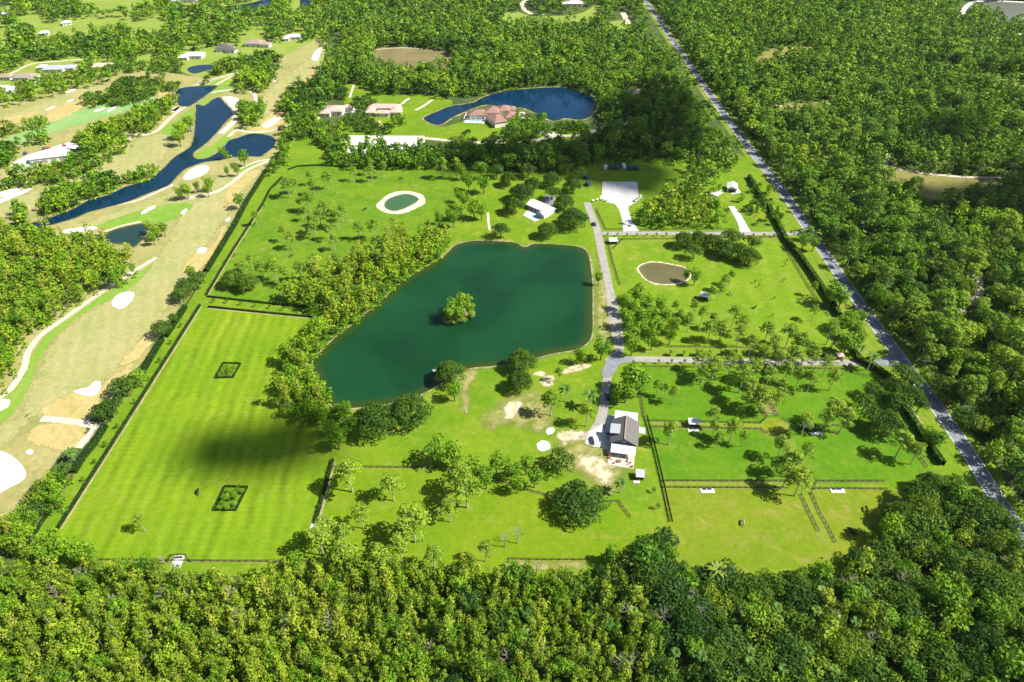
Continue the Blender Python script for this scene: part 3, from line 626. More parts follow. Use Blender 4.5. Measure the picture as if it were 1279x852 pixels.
hand('broadleaf', [(566, 272, 16, .5), (573, 262, 18, .6), (592, 258, 24, .72), (580, 248, 16, .55), (601, 262, 18, .7), (573, 243, 12, .3), (560, 266, 12, .45), (548, 270, 12, .5), (585, 227, 14, .5), (600, 210, 20, .3), (604, 228, 20, .35), (578, 214, 14, .4)], 'by the fence near the round pond')
hand('oak', [(642, 255, 27, .38), (652, 238, 32, .16), (625, 286, 22, .3), (684, 285, 26, .5), (716, 270, 38, .2), (705, 250, 26, .4), (690, 240, 20, .4), (665, 228, 24, .3), (690, 222, 24, .4), (715, 230, 24, .3), (725, 215, 18, .5), (706, 209, 18, .6), (635, 222, 22, .3), (660, 212, 20, .25), (620, 212, 20, .3)], 'around the white house')
hand('oak', [(868, 313, 22, .5), (855, 297, 26, .48), (874, 296, 26, .52), (892, 300, 28, .5), (908, 308, 30, .45), (925, 312, 30, .5), (938, 318, 28, .52), (915, 295, 24, .5), (940, 302, 22, .5)], 'in the east pasture')
hand('broadleaf', [(869, 344, 17, .5), (858, 342, 12, .5)], 'beside the brown pond')
hand('pine', [(907, 348, 12, .5), (900, 358, 14, .4), (914, 342, 10, .5), (890, 362, 10, .4), (879, 388, 14, .5), (893, 396, 13, .5), (919, 388, 18, .6), (930, 400, 16, .65), (862, 397, 15, .45), (868, 380, 12, .5), (850, 392, 12, .5), (888, 408, 18, .55), (903, 407, 18, .62), (925, 412, 18, .65), (845, 380, 10, .6), (1018, 356, 9, .5), (1019, 385, 12, .65), (960, 408, 18, .55), (988, 412, 22, .5), (1004, 424, 24, .42), (1040, 408, 22, .6)], 'in the east pasture')
hand('broadleaf', [(795, 365, 22, .5), (808, 378, 22, .5), (790, 382, 20, .45), (800, 396, 22, .42), (815, 392, 20, .5), (826, 380, 18, .55), (784, 398, 22, .5), (808, 410, 24, .45), (825, 406, 20, .5), (792, 414, 24, .55), (832, 395, 18, .5), (842, 405, 18, .55), (778, 376, 16, .42), (838, 418, 18, .5), (815, 424, 20, .6), (790, 430, 22, .6)], 'beside the estate drive')
hand('pine', [(822, 479, 11, .62), (832, 483, 11, .62), (843, 488, 14, .62), (894, 452, 24, .78), (876, 444, 18, .6), (880, 462, 16, .6), (915, 448, 20, .5), (930, 465, 28, .52), (945, 456, 22, .55), (962, 465, 20, .5), (958, 440, 18, .65), (995, 440, 24, .55), (975, 445, 18, .5), (985, 460, 18, .5), (1015, 470, 18, .6), (1000, 466, 14, .6), (940, 482, 26, .58), (955, 492, 26, .6), (972, 495, 22, .58), (978, 480, 18, .55), (935, 496, 18, .5), (893, 515, 17, .5), (893, 530, 12, .7), (839, 534, 22, .6), (917, 531, 21, .62), (900, 545, 12, .6), (930, 543, 12, .6), (1008, 523, 20, .78), (1043, 468, 18, .62), (1045, 508, 28, .62), (1058, 518, 26, .62), (1035, 520, 20, .5), (978, 553, 22, .55), (992, 572, 28, .58), (985, 588, 24, .6), (1002, 595, 30, .66), (970, 578, 14, .5), (1010, 560, 18, .55), (1130, 548, 26, .62), (1148, 560, 20, .6), (950, 435, 16, .6), (940, 425, 18, .45), (968, 425, 18, .5), (1020, 440, 18, .6), (1035, 450, 18, .55)], 'in the east paddocks')
hand('oak', [(1110, 526, 44, .3), (1092, 520, 32, .35), (1082, 502, 26, .42), (1090, 486, 24, .45), (1128, 466, 32, .42), (1120, 482, 34, .42), (1140, 492, 34, .38), (1125, 500, 30, .35), (1142, 475, 26, .42), (1150, 505, 20, .3)], 'by the east gate')
hand('broadleaf', [(1060, 425, 26, .45), (1068, 410, 22, .5), (1052, 402, 18, .55), (1075, 422, 18, .5), (1042, 365, 30, .38), (1052, 372, 20, .4), (1062, 396, 22, .55), (1005, 300, 18, .5), (1018, 302, 16, .45), (1012, 290, 14, .45), (1075, 395, 18, .45), (1170, 548, 24, .3), (1160, 545, 18, .35)], 'along the road verge')
hand('oak', [(231, 358, 24, .3), (242, 352, 22, .4), (226, 366, 22, .4), (248, 345, 16, .45), (202, 410, 25, .35), (155, 482, 33, .4), (136, 509, 30, .22), (124, 514, 24, .2), (216, 397, 12, .4)], 'along the golf course edge')
hand('broadleaf', [(173, 470, 20, .55), (238, 340, 16, .4), (298, 249, 16, .5), (261, 228, 14, .6), (232, 236, 16, .65), (224, 240, 12, .5), (258, 236, 12, .5), (295, 211, 10, .5), (283, 213, 8, .5), (245, 232, 10, .4), (226, 160, 20, .75), (235, 152, 18, .72), (222, 170, 18, .7), (303, 196, 16, .4), (278, 190, 11, .45), (194, 288, 16, .7), (203, 284, 14, .55), (190, 296, 12, .6), (186, 283, 12, .7)], 'on the golf course')
hand('oak', [(378, 125, 26, .12), (365, 130, 16, .2), (430, 70, 20, .3)], 'on the golf course')

# -- woods
def inside(p, ring):
    x, y = p[:, 0], p[:, 1]; r = np.asarray(ring, float); ins = np.zeros(len(p), bool); j = len(r)-1
    for i in range(len(r)):
        c = ((r[i, 1] > y) != (r[j, 1] > y)) & (x < (r[j, 0]-r[i, 0])*(y-r[i, 1])/(r[j, 1]-r[i, 1]+1e-12)+r[i, 0])
        ins ^= c; j = i
    return ins
LINES = [(road_c, 4.4), (drive_c, 4.0), (lane_c, 4.5), (top_c, 4.5)]
for pts, wd in ([(428, 172), (470, 172.5), (530, 173), (568, 176.5), (610, 178.5), (660, 177), (690, 171), (722, 169)], 3.5), ([(783, 128), (790, 120), (800, 112)], 8), ([(742, 168), (770, 160), (788, 150)], 5), ([(1204, 390), (1216, 376), (1224, 368), (1220, 345)], 4), ([(968, 132), (1000, 135), (1020, 139)], 4), ([(1108, 209), (1107, 202)], 4), ([(778, 16), (782, 24), (785, 30)], 9), ([(660, -2), (652, 5), (655, 12), (664, 18)], 9), ([(775, 250), (779, 262), (783, 275), (788, 289)], 6), ([(913, 258), (919, 266), (926, 278), (931, 290)], 6), ([(775, 252), (775, 225)], 16), ([(915, 243), (915, 230)], 9), ([(1200, 26), (1204, 12), (1216, 3)], 8):
    LINES.append((spline(PP(pts)), wd))
for pts, wd in PATHS: LINES.append((spline(PP(pts)), wd/2+1.5))
for px in ([(20, 186), (95, 176), (95, 196), (40, 212), (15, 212)], [(228, 64), (258, 64), (258, 84), (228, 84)], [(265, 58), (296, 56), (298, 74), (268, 76)], [(300, 48), (340, 46), (342, 66), (306, 66)], [(355, 44), (378, 42), (378, 58), (355, 58)], [(48, 82), (95, 78), (96, 96), (50, 97)], [(20, 94), (48, 92), (48, 108), (22, 110)], [(-10, 108), (22, 106), (24, 124), (-10, 126)],
           [(215, -6), (250, -6), (252, 12), (218, 14)], [(705, 0), (730, -2), (732, 14), (706, 16)], [(765, -4), (776, -4), (776, 8), (766, 8)], [(404, 128), (434, 126), (434, 152), (404, 152)], [(456, 130), (504, 130), (504, 152), (456, 154)], [(582, 134), (642, 130), (645, 166), (600, 166)],
           [(118, 80), (138, 78), (138, 94), (118, 94)], [(424, 168), (534, 168), (534, 184), (422, 184)], [(655, 246), (700, 246), (700, 280), (655, 280)]):
    clear(px)
def px_of(p, z): 
    d = p[:, 1]*cp_-(z-H)*sp_
    return np.stack([CX+F*p[:, 0]/d, CY-F*(p[:, 1]*sp_+(z-H)*cp_)/d], 1)
def wood(region, ring_px, spacing, mix, tint=0.0, wj=.22, keep=1.0, size=1.0, guard=1.0):
    """Scatters trees whose crowns fall inside the outline seen in the photograph. mix: kind -> (share, width in m)."""
    ring = np.array(ring_px, float); w_ = np.array([P(x, max(y, -60), 6) for x, y in ring])
    lo, hi = w_.min(0)-12, w_.max(0)+12
    nx, ny = int((hi[0]-lo[0])/spacing)+1, int((hi[1]-lo[1])/spacing)+1
    gx, gy = np.meshgrid(np.arange(nx), np.arange(ny), indexing='ij')
    p = np.stack([lo[0]+(gx+(gy % 2)*.5)*spacing, lo[1]+gy*spacing], 2).reshape(-1, 2)
    p += rng.uniform(-.38, .38, p.shape)*spacing
    p = p[rng.uniform(size=len(p)) < keep]
    q = px_of(p, 6.5); m = inside(q, ring) & (q[:, 1] > -14) & (q[:, 0] > -45) & (q[:, 0] < 1325) & (q[:, 1] < 905)
    p = p[m]
    for ringw in WATER:
        if len(p): p = p[~inside(p, ringw)]
    for ringw in ([] if region.startswith('around') else CLEAR):
        if len(p): p = p[~inside(p, ringw)]
    for c, dist in LINES:
        if not len(p): break
        d2 = np.full(len(p), 1e9)
        for a in range(0, len(c), 1): d2 = np.minimum(d2, (p[:, 0]-c[a, 0])**2+(p[:, 1]-c[a, 1])**2)
        p = p[d2 > (dist+guard)**2]
    ks = list(mix); sh = np.array([mix[k][0] for k in ks], float); sh /= sh.sum()
    big = np.sin(p[:, 0]/31+1)*np.sin(p[:, 1]/43+2) + .6*np.sin(p[:, 0]/13+p[:, 1]/17) if len(p) else []
    for (x, y), b in zip(p, big):
        k = ks[int(rng.choice(len(ks), p=sh))]
        W = mix[k][1]*math.exp(rng.normal(0, wj))*size
        add_tree(k, x, y, W, .5+tint+.14*b+rng.normal(0, .21), region)
n0 = len(TREES)
wood('in the near wood below the striped lawn', [(-50, 702), (60, 704), (110, 702), (205, 706), (250, 714), (330, 708), (400, 706), (470, 702), (560, 702), (630, 716), (720, 716), (752, 712), (790, 745), (830, 790), (850, 910), (-50, 910)], 3.25, {'slender': (.76, 3.5), 'broadleaf': (.15, 5.6), 'oak': (.09, 7.5)}, .04, wj=.28)
wood('in the dark wood below the east paddocks', [(742, 718), (766, 682), (800, 660), (844, 668), (856, 706), (900, 714), (970, 714), (1012, 708), (1064, 694), (1106, 662), (1118, 622), (1150, 614), (1190, 585), (1216, 612), (1240, 655), (1330, 668), (1330, 910), (840, 910), (790, 760)], 5.8, {'oak': (.66, 11), 'broadleaf': (.22, 8.5), 'slender': (.12, 4.8)}, -.10, wj=.32)
wood('in the wood beyond the road', [(806, -20), (830, 20), (884, 100), (952, 195), (1010, 270), (1063, 343), (1112, 410), (1150, 460), (1193, 520), (1233, 578), (1277, 640), (1340, 730), (1340, 240), (1200, 262), (1090, 245), (980, 150), (930, -20)], 6.0, {'oak': (.44, 10), 'pine': (.30, 8), 'broadleaf': (.26, 8)}, -.02, wj=.34)
wood('in the far pine wood beyond the road', [(930, -20), (980, 150), (1090, 245), (1200, 262), (1340, 240), (1340, -20)], 6.2, {'pine': (.54, 8.5), 'oak': (.28, 9.5), 'broadleaf': (.18, 8)}, -.06, wj=.3)
wood('in the wood behind the blue lake', [(392, 108), (400, 88), (425, 60), (430, 30), (470, 22), (560, 30), (640, 34), (720, 34), (760, 40), (800, 46), (835, 62), (865, 112), (900, 165), (925, 200), (900, 205), (870, 190), (845, 205), (760, 200), (700, 205), (640, 205), (565, 200), (545, 196), (560, 180), (640, 182), (700, 180), (760, 160), (750, 128), (720, 108), (660, 104), (600, 112), (540, 118), (470, 112), (430, 102), (405, 122), (395, 128)], 6.1, {'pine': (.40, 8), 'broadleaf': (.28, 8), 'oak': (.32, 10)}, -.04, wj=.3)
wood('in the far wood at the top', [(400, -20), (806, -20), (800, 10), (810, 40), (760, 42), (640, 36), (560, 32), (470, 24), (430, 32), (410, 55), (398, 40)], 7.8, {'broadleaf': (.36, 9), 'pine': (.25, 8), 'oak': (.39, 11)}, -.06, keep=.86)
wood('in the woods behind the golf houses', [(-40, 10), (60, -15), (400, -15), (400, 40), (378, 50), (340, 46), (300, 52), (262, 58), (232, 62), (190, 66), (180, 74), (130, 62), (60, 72), (0, 84), (-40, 90)], 7.8, {'oak': (.50, 11), 'broadleaf': (.40, 9), 'pine': (.10, 8)}, -.02, keep=.78)
wood('in the woods behind the golf houses', [(-10, 84), (30, 78), (60, 62), (130, 60), (220, 62), (230, 72), (222, 86), (200, 92), (180, 96), (185, 84), (150, 84), (130, 98), (100, 104), (70, 112), (40, 118), (20, 124), (-10, 126)], 7, {'oak': (.5, 9), 'broadleaf': (.5, 7)}, .05, keep=.62)
CL = [('on the golf course', [(131, 124), (133, 108), (145, 98), (170, 95), (198, 98), (200, 108), (180, 118), (150, 126)], 5.5, {'oak': (1, 8)}, .12), ('on the golf course', [(105, 124), (108, 114), (126, 112), (130, 122), (116, 127)], 5.5, {'oak': (1, 7)}, .1),
      ('on the golf course', [(96, 212), (105, 190), (92, 168), (110, 160), (145, 148), (180, 128), (215, 121), (222, 132), (205, 148), (165, 165), (155, 180), (130, 196), (104, 210)], 5, {'oak': (.5, 7.5), 'broadleaf': (.5, 6)}, .2), ('on the golf course', [(62, 220), (60, 205), (80, 196), (96, 188), (102, 205), (90, 214), (66, 222)], 5, {'oak': (.5, 7.5), 'broadleaf': (.5, 6)}, -.02),
      ('on the golf course', [(-20, 200), (-15, 180), (25, 174), (55, 164), (72, 172), (62, 184), (30, 194), (0, 202)], 5, {'oak': (.6, 8), 'broadleaf': (.4, 7)}, -.16), ('on the golf course', [(-20, 228), (-10, 214), (20, 212), (45, 206), (60, 208), (60, 218), (20, 226)], 5, {'broadleaf': (.6, 7), 'oak': (.4, 7)}, .1),
      ('on the golf course', [(45, 254), (50, 240), (65, 232), (95, 225), (130, 214), (146, 216), (140, 236), (110, 246), (80, 258), (60, 262)], 5, {'oak': (.5, 8), 'broadleaf': (.5, 6)}, .02), ('on the golf course', [(14, 268), (20, 256), (32, 258), (30, 272), (20, 276)], 5, {'broadleaf': (1, 6)}, .15),
      ('on the golf course', [(153, 222), (160, 214), (180, 206), (192, 204), (186, 212), (170, 219)], 4, {'broadleaf': (1, 4)}, -.05), ('on the golf course', [(293, 106), (296, 90), (312, 80), (332, 76), (346, 82), (340, 96), (330, 106), (312, 112)], 6, {'oak': (.5, 9), 'broadleaf': (.5, 8)}, .1),
      ('on the golf course', [(300, 146), (296, 132), (310, 124), (320, 130), (328, 124), (331, 132), (318, 150), (305, 152)], 5, {'broadleaf': (1, 6)}, .12), ('on the golf course', [(262, 82), (280, 72), (310, 70), (338, 62), (350, 70), (330, 76), (296, 82), (270, 90)], 6, {'oak': (.6, 8), 'broadleaf': (.4, 7)}, .0),
      ('on the golf course', [(200, 98), (222, 98), (222, 106), (200, 108)], 6, {'oak': (1, 6)}, .05), ('on the golf course', [(233, 99), (258, 94), (260, 101), (236, 104)], 6, {'oak': (1, 7)}, .0), ('on the golf course', [(18, 158), (40, 144), (58, 142), (55, 150), (30, 156)], 5, {'broadleaf': (1, 4)}, .1), ('on the golf course', [(-5, 158), (14, 150), (14, 158), (0, 164)], 5, {'oak': (1, 6)}, .15),
      ('on the golf course', [(274, 184), (280, 176), (284, 184), (280, 192)], 5, {'broadleaf': (1, 5)}, .0)]
for c in CL: wood(c[0], c[1], c[2]*.86, c[3], c[4]+.03, wj=.28)
wood('in the wood beside the fairway', [(-40, 290), (0, 283), (40, 280), (95, 292), (130, 300), (162, 320), (174, 328), (150, 348), (112, 362), (78, 380), (60, 396), (46, 420), (28, 432), (26, 452), (0, 482), (-60, 500)], 5.0, {'slender': (.38, 5.4), 'broadleaf': (.44, 7), 'oak': (.18, 8)}, .14, guard=0)
wood('by the golf course corner', [(14, 645), (30, 615), (75, 578), (88, 588), (74, 630), (55, 650), (30, 662)], 4.6, {'broadleaf': (.6, 6), 'oak': (.4, 7)}, .05)
wood('by the golf course corner', [(-40, 650), (0, 640), (22, 648), (40, 660), (40, 690), (-40, 705)], 4.6, {'broadleaf': (.6, 6), 'slender': (.4, 4.5)}, .12)
wood('along the hedge beside the golf course', [(334, 212), (338, 196), (348, 180), (352, 150), (376, 140), (404, 150), (412, 172), (424, 182), (424, 196), (408, 196), (405, 184), (396, 174), (372, 172), (358, 182), (356, 198), (345, 204)], 5.4, {'oak': (.5, 8), 'broadleaf': (.5, 6.5)}, -.1, guard=0)
wood('along the hedge beside the golf course', [(340, 130), (360, 108), (372, 96), (395, 98), (440, 108), (420, 128), (404, 130), (395, 142), (376, 142), (356, 140)], 6.5, {'oak': (.6, 9), 'broadleaf': (.4, 7)}, -.05)
wood('in the row below the dressage arena', [(424, 202), (425, 184), (450, 181), (478, 177), (520, 178), (560, 181), (640, 186), (700, 184), (752, 180), (752, 204), (640, 206), (560, 203)], 5.4, {'broadleaf': (.6, 7), 'oak': (.4, 8)}, -.05)
wood('on the west shore of the big lake', [(358, 368), (362, 354), (390, 344), (420, 332), (466, 308), (500, 296), (540, 286), (564, 288), (568, 308), (552, 326), (520, 342), (495, 364), (472, 384), (445, 391), (400, 385), (366, 376)], 4.5, {'slender': (.40, 5.6), 'broadleaf': (.45, 7), 'oak': (.15, 7.5)}, .20, guard=-.5)
wood('on the west shore of the big lake', [(346, 475), (350, 442), (366, 422), (382, 406), (402, 390), (432, 388), (444, 400), (436, 414), (410, 432), (394, 452), (396, 478), (418, 505), (412, 518), (378, 522), (358, 512)], 4.5, {'slender': (.40, 5.6), 'broadleaf': (.45, 7), 'oak': (.15, 7.5)}, .20, guard=-.5)
wood('in the grove beside the white marl pad', [(792, 284), (798, 264), (826, 244), (838, 226), (872, 236), (906, 262), (898, 284)], 4.6, {'slender': (.6, 5), 'broadleaf': (.4, 5.5)}, -.04)
wood('in the grove beside the white marl pad', [(815, 240), (830, 215), (858, 196), (890, 204), (906, 230), (898, 250), (868, 234), (838, 228)], 6.5, {'pine': (.4, 7), 'oak': (.4, 7), 'broadleaf': (.2, 6)}, -.05)
wood('beside the shed drive', [(905, 262), (910, 245), (928, 240), (945, 246), (955, 270), (944, 276), (938, 262), (920, 256)], 6, {'oak': (.6, 6), 'broadleaf': (.4, 5)}, -.05, keep=.8)
wood('beside the shed drive', [(940, 220), (955, 226), (978, 262), (990, 284), (970, 280), (950, 250)], 6, {'oak': (.5, 6), 'broadleaf': (.5, 5)}, .0, keep=.8)
wood('around the villa', [(632, 160), (645, 140), (672, 142), (690, 152), (700, 152), (728, 148), (735, 158), (716, 166), (690, 160), (672, 170), (655, 174), (635, 172)], 5, {'oak': (.5, 6.5), 'broadleaf': (.5, 5.5)}, -.2)
wood('around the villa', [(602, 176), (608, 164), (635, 160), (660, 162), (655, 178), (630, 184)], 5.5, {'oak': (1, 7)}, -.24)
wood('around the villa', [(573, 176), (574, 160), (582, 158), (594, 166), (594, 176), (584, 180)], 5, {'oak': (1, 6)}, -.22)
wood('around the pink stable houses', [(428, 148), (434, 140), (456, 136), (468, 148), (460, 155), (440, 158)], 5.5, {'oak': (1, 7)}, -.12)
wood('around the pink stable houses', [(460, 164), (464, 150), (486, 150), (488, 162), (476, 168)], 5.5, {'oak': (1, 6)}, -.15)
wood('around the pink stable houses', [(436, 130), (444, 120), (468, 116), (468, 128), (446, 136)], 5.5, {'oak': (1, 7)}, -.15)
wood('around the pink stable houses', [(390, 168), (396, 148), (412, 152), (434, 160), (436, 176), (420, 184), (404, 180)], 5.5, {'oak': (.7, 7.5), 'broadleaf': (.3, 6)}, .05)
wood('around the pink stable houses', [(478, 150), (490, 143), (506, 140), (505, 148), (490, 152)], 5, {'broadleaf': (1, 3.5)}, -.05)
sw_ = spline(PP([(424, 512), (408, 501), (397, 483), (392, 466), (391, 452), (403, 437), (418, 422), (440, 405), (455, 392), (470, 382), (490, 362), (510, 346), (532, 333), (546, 325)]), 3.2)
for x, y in sw_:
    if rng.uniform() < .86: add_tree('broadleaf', x+rng.normal(0, .9)-.8, y+rng.normal(0, .9), rng.uniform(3.6, 6.2), .42+rng.normal(0, .15), 'on the west shore of the big lake', False, rng.uniform(3.2, 6.0))
# trees on the island, low fringe shrubs belong to them
hand('broadleaf', [(570, 384, 24, .5), (578, 376, 25, .7), (562, 391, 18, .5), (586, 384, 17, .62), (573, 393, 16, .6), (557, 398, 12, .5, 4), (567, 401, 12, .55, 4), (579, 399, 12, .5, 4), (588, 393, 12, .6, 4)], 'on the small island in the lake')
# inside the two hedged squares
hand('broadleaf', [(283, 461, 9, .5, 4), (290, 463, 8, .5, 4), (278, 466, 6, .4, 3), (284, 457, 7, .55, 2.5), (293, 458, 7, .6, 2.5), (275, 469, 6, .5, 2), (286, 468, 8, .55, 2.5)], 'inside the upper hedged square')
hand('broadleaf', [(284, 620, 11, .6, 5), (293, 618, 10, .5, 5), (278, 628, 8, .5, 4), (297, 612, 7, .4, 4), (302, 613, 8, .55, 3), (287, 613, 8, .6, 3), (274, 633, 8, .5, 2.5), (284, 633, 9, .55, 3), (292, 629, 9, .6, 3)], 'inside the lower hedged square')
print('trees', len(TREES), 'hand', n0)

# ------------------------------------------------------------------ landmarks that labels point to
LMK = {'the white van': (743, 548), 'the dark-roofed barn': (781, 560), 'the grey-roofed hutch': (799, 600), 'the brown round pond': (830, 343), 'the sand-ringed round pond': (501, 253),
       'the lake island': (572, 400), 'the lake beach': (557, 318), 'the white house': (676, 260), 'the white marl pad': (775, 245), 'the estate drive junction': (772, 448),
       'the road gate': (1108, 452), 'the lower hedged square': (288, 622), 'the upper hedged square': (285, 463), 'the wood notch slab': (222, 703), 'the fence end slab': (394, 655),
       'the upper octagon junction': (965, 534), 'the lower octagon junction': (1002, 612), 'the white-roofed shed': (915, 240), 'the white field shelter': (880, 372), 'the terracotta villa': (613, 155),
       'the pink stable houses': (455, 145), 'the dressage arena': (480, 180), 'the scrub clearing': (1170, 232), 'the brown marsh clearing': (515, 72), 'the pale top pond': (1250, 25),
       'the golf creek fork': (280, 190), 'the fairway pond': (150, 295), 'the huge sand bunker': (10, 590), 'the triangular bunker': (112, 488), 'the oval bunker': (155, 375),
       'the big maintenance shed': (50, 198), 'the blue lake end': (735, 135), 'the road foot': (1262, 655), 'the striped lawn corner': (75, 662), 'the hedge strip corner': (262, 378),
       'the lone grey horse': (929, 654), 'the paired dark horses': (1062, 668), 'the bright paddock slab': (1030, 542), 'the long white pad': (883, 613),
       'the sand track fork': (1108, 209), 'the dead trees': (642, 680), 'the top lane end': (1005, 292), 'the track bend': (1216, 380), 'the creekside bunker': (245, 215),
       'the barn drive end': (735, 552), 'the lakeside bare sand': (650, 512), 'the royal palm': (706, 490), 'the south lawn edge': (640, 706), 'the wood gap': (1000, 700)}
LMW = {k: np.array(P(*v)) for k, v in LMK.items()}
FORM = {'oak': 'rounded', 'broadleaf': 'bushy', 'pine': 'tall open-crowned', 'slender': 'thin upright'}
NOUN = {'oak': 'oak', 'broadleaf': 'leafy tree', 'pine': 'pine', 'slender': 'pale-stemmed tree'}
def tone(k, t):
    a = {'oak': ('blackish green', 'dark green', 'mid green', 'bright green'), 'broadleaf': ('dark green', 'mid green', 'bright green', 'lime green'), 'pine': ('dark green', 'grey green', 'fresh green', 'yellowish green'), 'slender': ('dull green', 'olive green', 'yellow green', 'golden green')}[k]
    return a[0 if t < .34 else 1 if t < .5 else 2 if t < .66 else 3]
used = set()
def unique(lbl, group):
    return lbl

# which trees are single objects: everything lone, then the largest in the picture, up to 290 of a kind
for t in TREES:
    d = t['y']*cp_-(6-H)*sp_; t['d'] = d
    q = proj(t['x'], t['y'], t['Ht']*.6); t['px'] = q
    off = max(0, -q[0]-10, q[0]-1290, q[1]-865, -q[1])
    t['size'] = (t['W']*(t['Ht']*.6+t['W']*.5)) / d**2 * (1e-3 if off > 0 else 1) * (50 if t['lone'] else 1)
single, mass = [], []
for k in GEN:
    ts = sorted([t for t in TREES if t['kind'] == k], key=lambda t: -t['size'])
    single += ts[:290]; mass += ts[290:]
for t in single: t['cls'] = (t['kind'], tone(t['kind'], t['tint']))
XY = {}
for t in single: t['i'] = len(XY.setdefault(t['cls'], [])); XY[t['cls']].append((t['x'], t['y']))
XY = {c: np.array(v) for c, v in XY.items()}
rank = {c: {l: np.argsort(np.argsort(np.linalg.norm(XY[c]-p, axis=1))) for l, p in LMW.items()} for c in XY}
n_shared = 0
for t in single:
    k = t['kind']; i = t['i']; c_ = t['cls']
    best = min(((rank[c_][l][i], np.linalg.norm(XY[c_][i]-c), l) for l, c in LMW.items()))
    r, dist, l = best
    big = t['W']*t['Ht'] / (GEN[k][1]*GEN[k][2])
    sz = 'large ' if big > 1.5 else 'small ' if big < .62 else ''
    if r < 30:
        lab = f"{tone(k, t['tint'])} {NOUN[k]}, {ORD[r]}closest such tree to {l}"
        grp = f"{NOUN[k]}s {t['region']}"
    else:
        n_shared += 1
        l2 = min(LMW, key=lambda q: np.linalg.norm(LMW[q]-XY[c_][i]))
        lab = f"{sz}{tone(k, t['tint'])} {NOUN[k]} in the woods, nearest landmark {l2}"
        grp = f"{NOUN[k]}s nearest {l2}"
    t['label'], t['group'] = lab, grp
    bigoak = k == 'oak' and t['W'] > 14
    pr = BIG[t['v'] % 3] if bigoak else PROTO[k][t['v']]
    o = thing(NAMES[k], lab, 'tree', (t['x'], t['y'], .03), t['rot'], grp)
    s, h = (t['W']/22., t['Ht']/12.) if bigoak else (t['s'], t['h'])
    o.scale = (s, s, h)
    for part in ('trunk', 'crown'):
        c = bpy.data.objects.new(part, pr[part]); C.objects.link(c); c.parent = o; c.color = (t['tint'], 0, 0, 1)
print('single', len(single), 'mass', len(mass), 'shared labels', n_shared)
for k in GEN:                                                    # the remaining thousands of each kind: one mass per kind
    Vs, Ts, Tr = [], [], []
    for t in mass:
        if t['kind'] != k: continue
        q = 1 if t['d'] < 440 else 2 if t['d'] < 700 else 3
        v, tt = PROTO[k][t['v']]['lod'][q]
        cs, sn = math.cos(t['rot']), math.sin(t['rot']); s, h = t['s'], t['h']
        R = np.array([[cs*s, -sn*s, 0], [sn*s, cs*s, 0], [0, 0, h]])
        Vs.append(v@R.T + np.array([t['x'], t['y'], 0])); Ts.append(tt); Tr.append(np.full(len(tt), t['tint']))
    if Vs:
        o = put({'oak': 'oak_woods', 'broadleaf': 'broadleaf_woods', 'pine': 'pine_woods', 'slender': 'slender_woods'}[k], quad_mesh(k+'_mass', np.concatenate(Vs), np.concatenate(Ts), LMS[k], np.concatenate(Tr)))
        tag(o, {'oak': 'dark rounded oaks massed in the far woods', 'broadleaf': 'bushy leafy trees massed in the far woods', 'pine': 'open-crowned pines massed in the far woods', 'slender': 'thin yellow-green trees massed in the woods'}[k], 'woods', None, 'stuff')
        print(k, sum(len(x) for x in Ts))

# undergrowth between the trees of the woods
g = np.random.default_rng(3); cen, tr = [], []
for t in TREES:
    if t['lone'] or t['d'] > 800: continue
    for _ in range(2 if t['d'] < 470 else 1):
        a, r = g.uniform(0, 6.28), g.uniform(.5, 1)*3.2
        cen.append((t['x']+math.cos(a)*r, t['y']+math.sin(a)*r, g.uniform(.6, 1.5)*.8, g.uniform(1.0, 2.1)*(1 if t['d'] < 470 else 1.5))); tr.append(g.uniform(.15, .75))
base_v, base_t = lobes_to_cards([(0, 0, 0, 1, .8)], 1.15, .75, g, .5, -.2)
Vs = [base_v*np.array([c[3]]*3)+np.array(c[:3]) for c in cen]
if Vs:
    me = quad_mesh('undergrowth', np.concatenate(Vs), np.tile(base_t, len(Vs)), LMS['broadleaf'], np.repeat(np.array(tr), len(base_t)))
    tag(put('undergrowth', me), 'low dark green bushes filling gaps between the wood trees', 'undergrowth', None, 'stuff')

# ------------------------------------------------------------------ palms, dead trees, young planted trees
def frond_mesh(g, n, L, droop, up, z, w_=.5, seg=4):
    V, T = [], []
    for i in range(n):
        an = i*2.399+g.uniform(-.2, .2); el = up*g.uniform(.2, 1.0); prev = None; tt = g.uniform(.2, .8)
        for k in range(seg+1):
            s = k/seg; r = L*s*math.cos(el*(1-s*.3)); zz = z+L*s*math.sin(el)-droop*L*s*s
            wd = w_*math.sin(math.pi*min(1, .12+s*.86))+.05
            p = np.array([math.cos(an)*r, math.sin(an)*r, zz]); sd = np.array([-math.sin(an), math.cos(an), 0])*wd
            cur = (p-sd-np.array([0, 0, .12*wd]), p, p+sd-np.array([0, 0, .12*wd]))
            if prev:
                V += [prev[0], prev[1], cur[1], cur[0], prev[1], prev[2], cur[2], cur[1]]; T += [tt, min(1, tt+.15)]
            prev = cur
    return np.array(V), np.array(T)
g = np.random.default_rng(21); PALM = {}
for kind, (hh, n, L, dr, up, wd) in {'cabbage': (7.5, 30, 1.9, .45, 1.3, .42), 'royal': (7, 18, 3.6, .5, 1.1, .5)}.items():
    V, T = frond_mesh(g, n, L, dr, up, hh, wd); cm = quad_mesh('crown', V, T, LM['palm'])
    m = MB(); m.tube([(0, 0, -.2), (.05, .05, hh*.5), (0, 0, hh+.1)], [.26, .2, .16], 8); tm = m.mesh('trunk'); tm.materials.append(PALE_BARK)
    PALM[kind] = (cm, tm, hh)
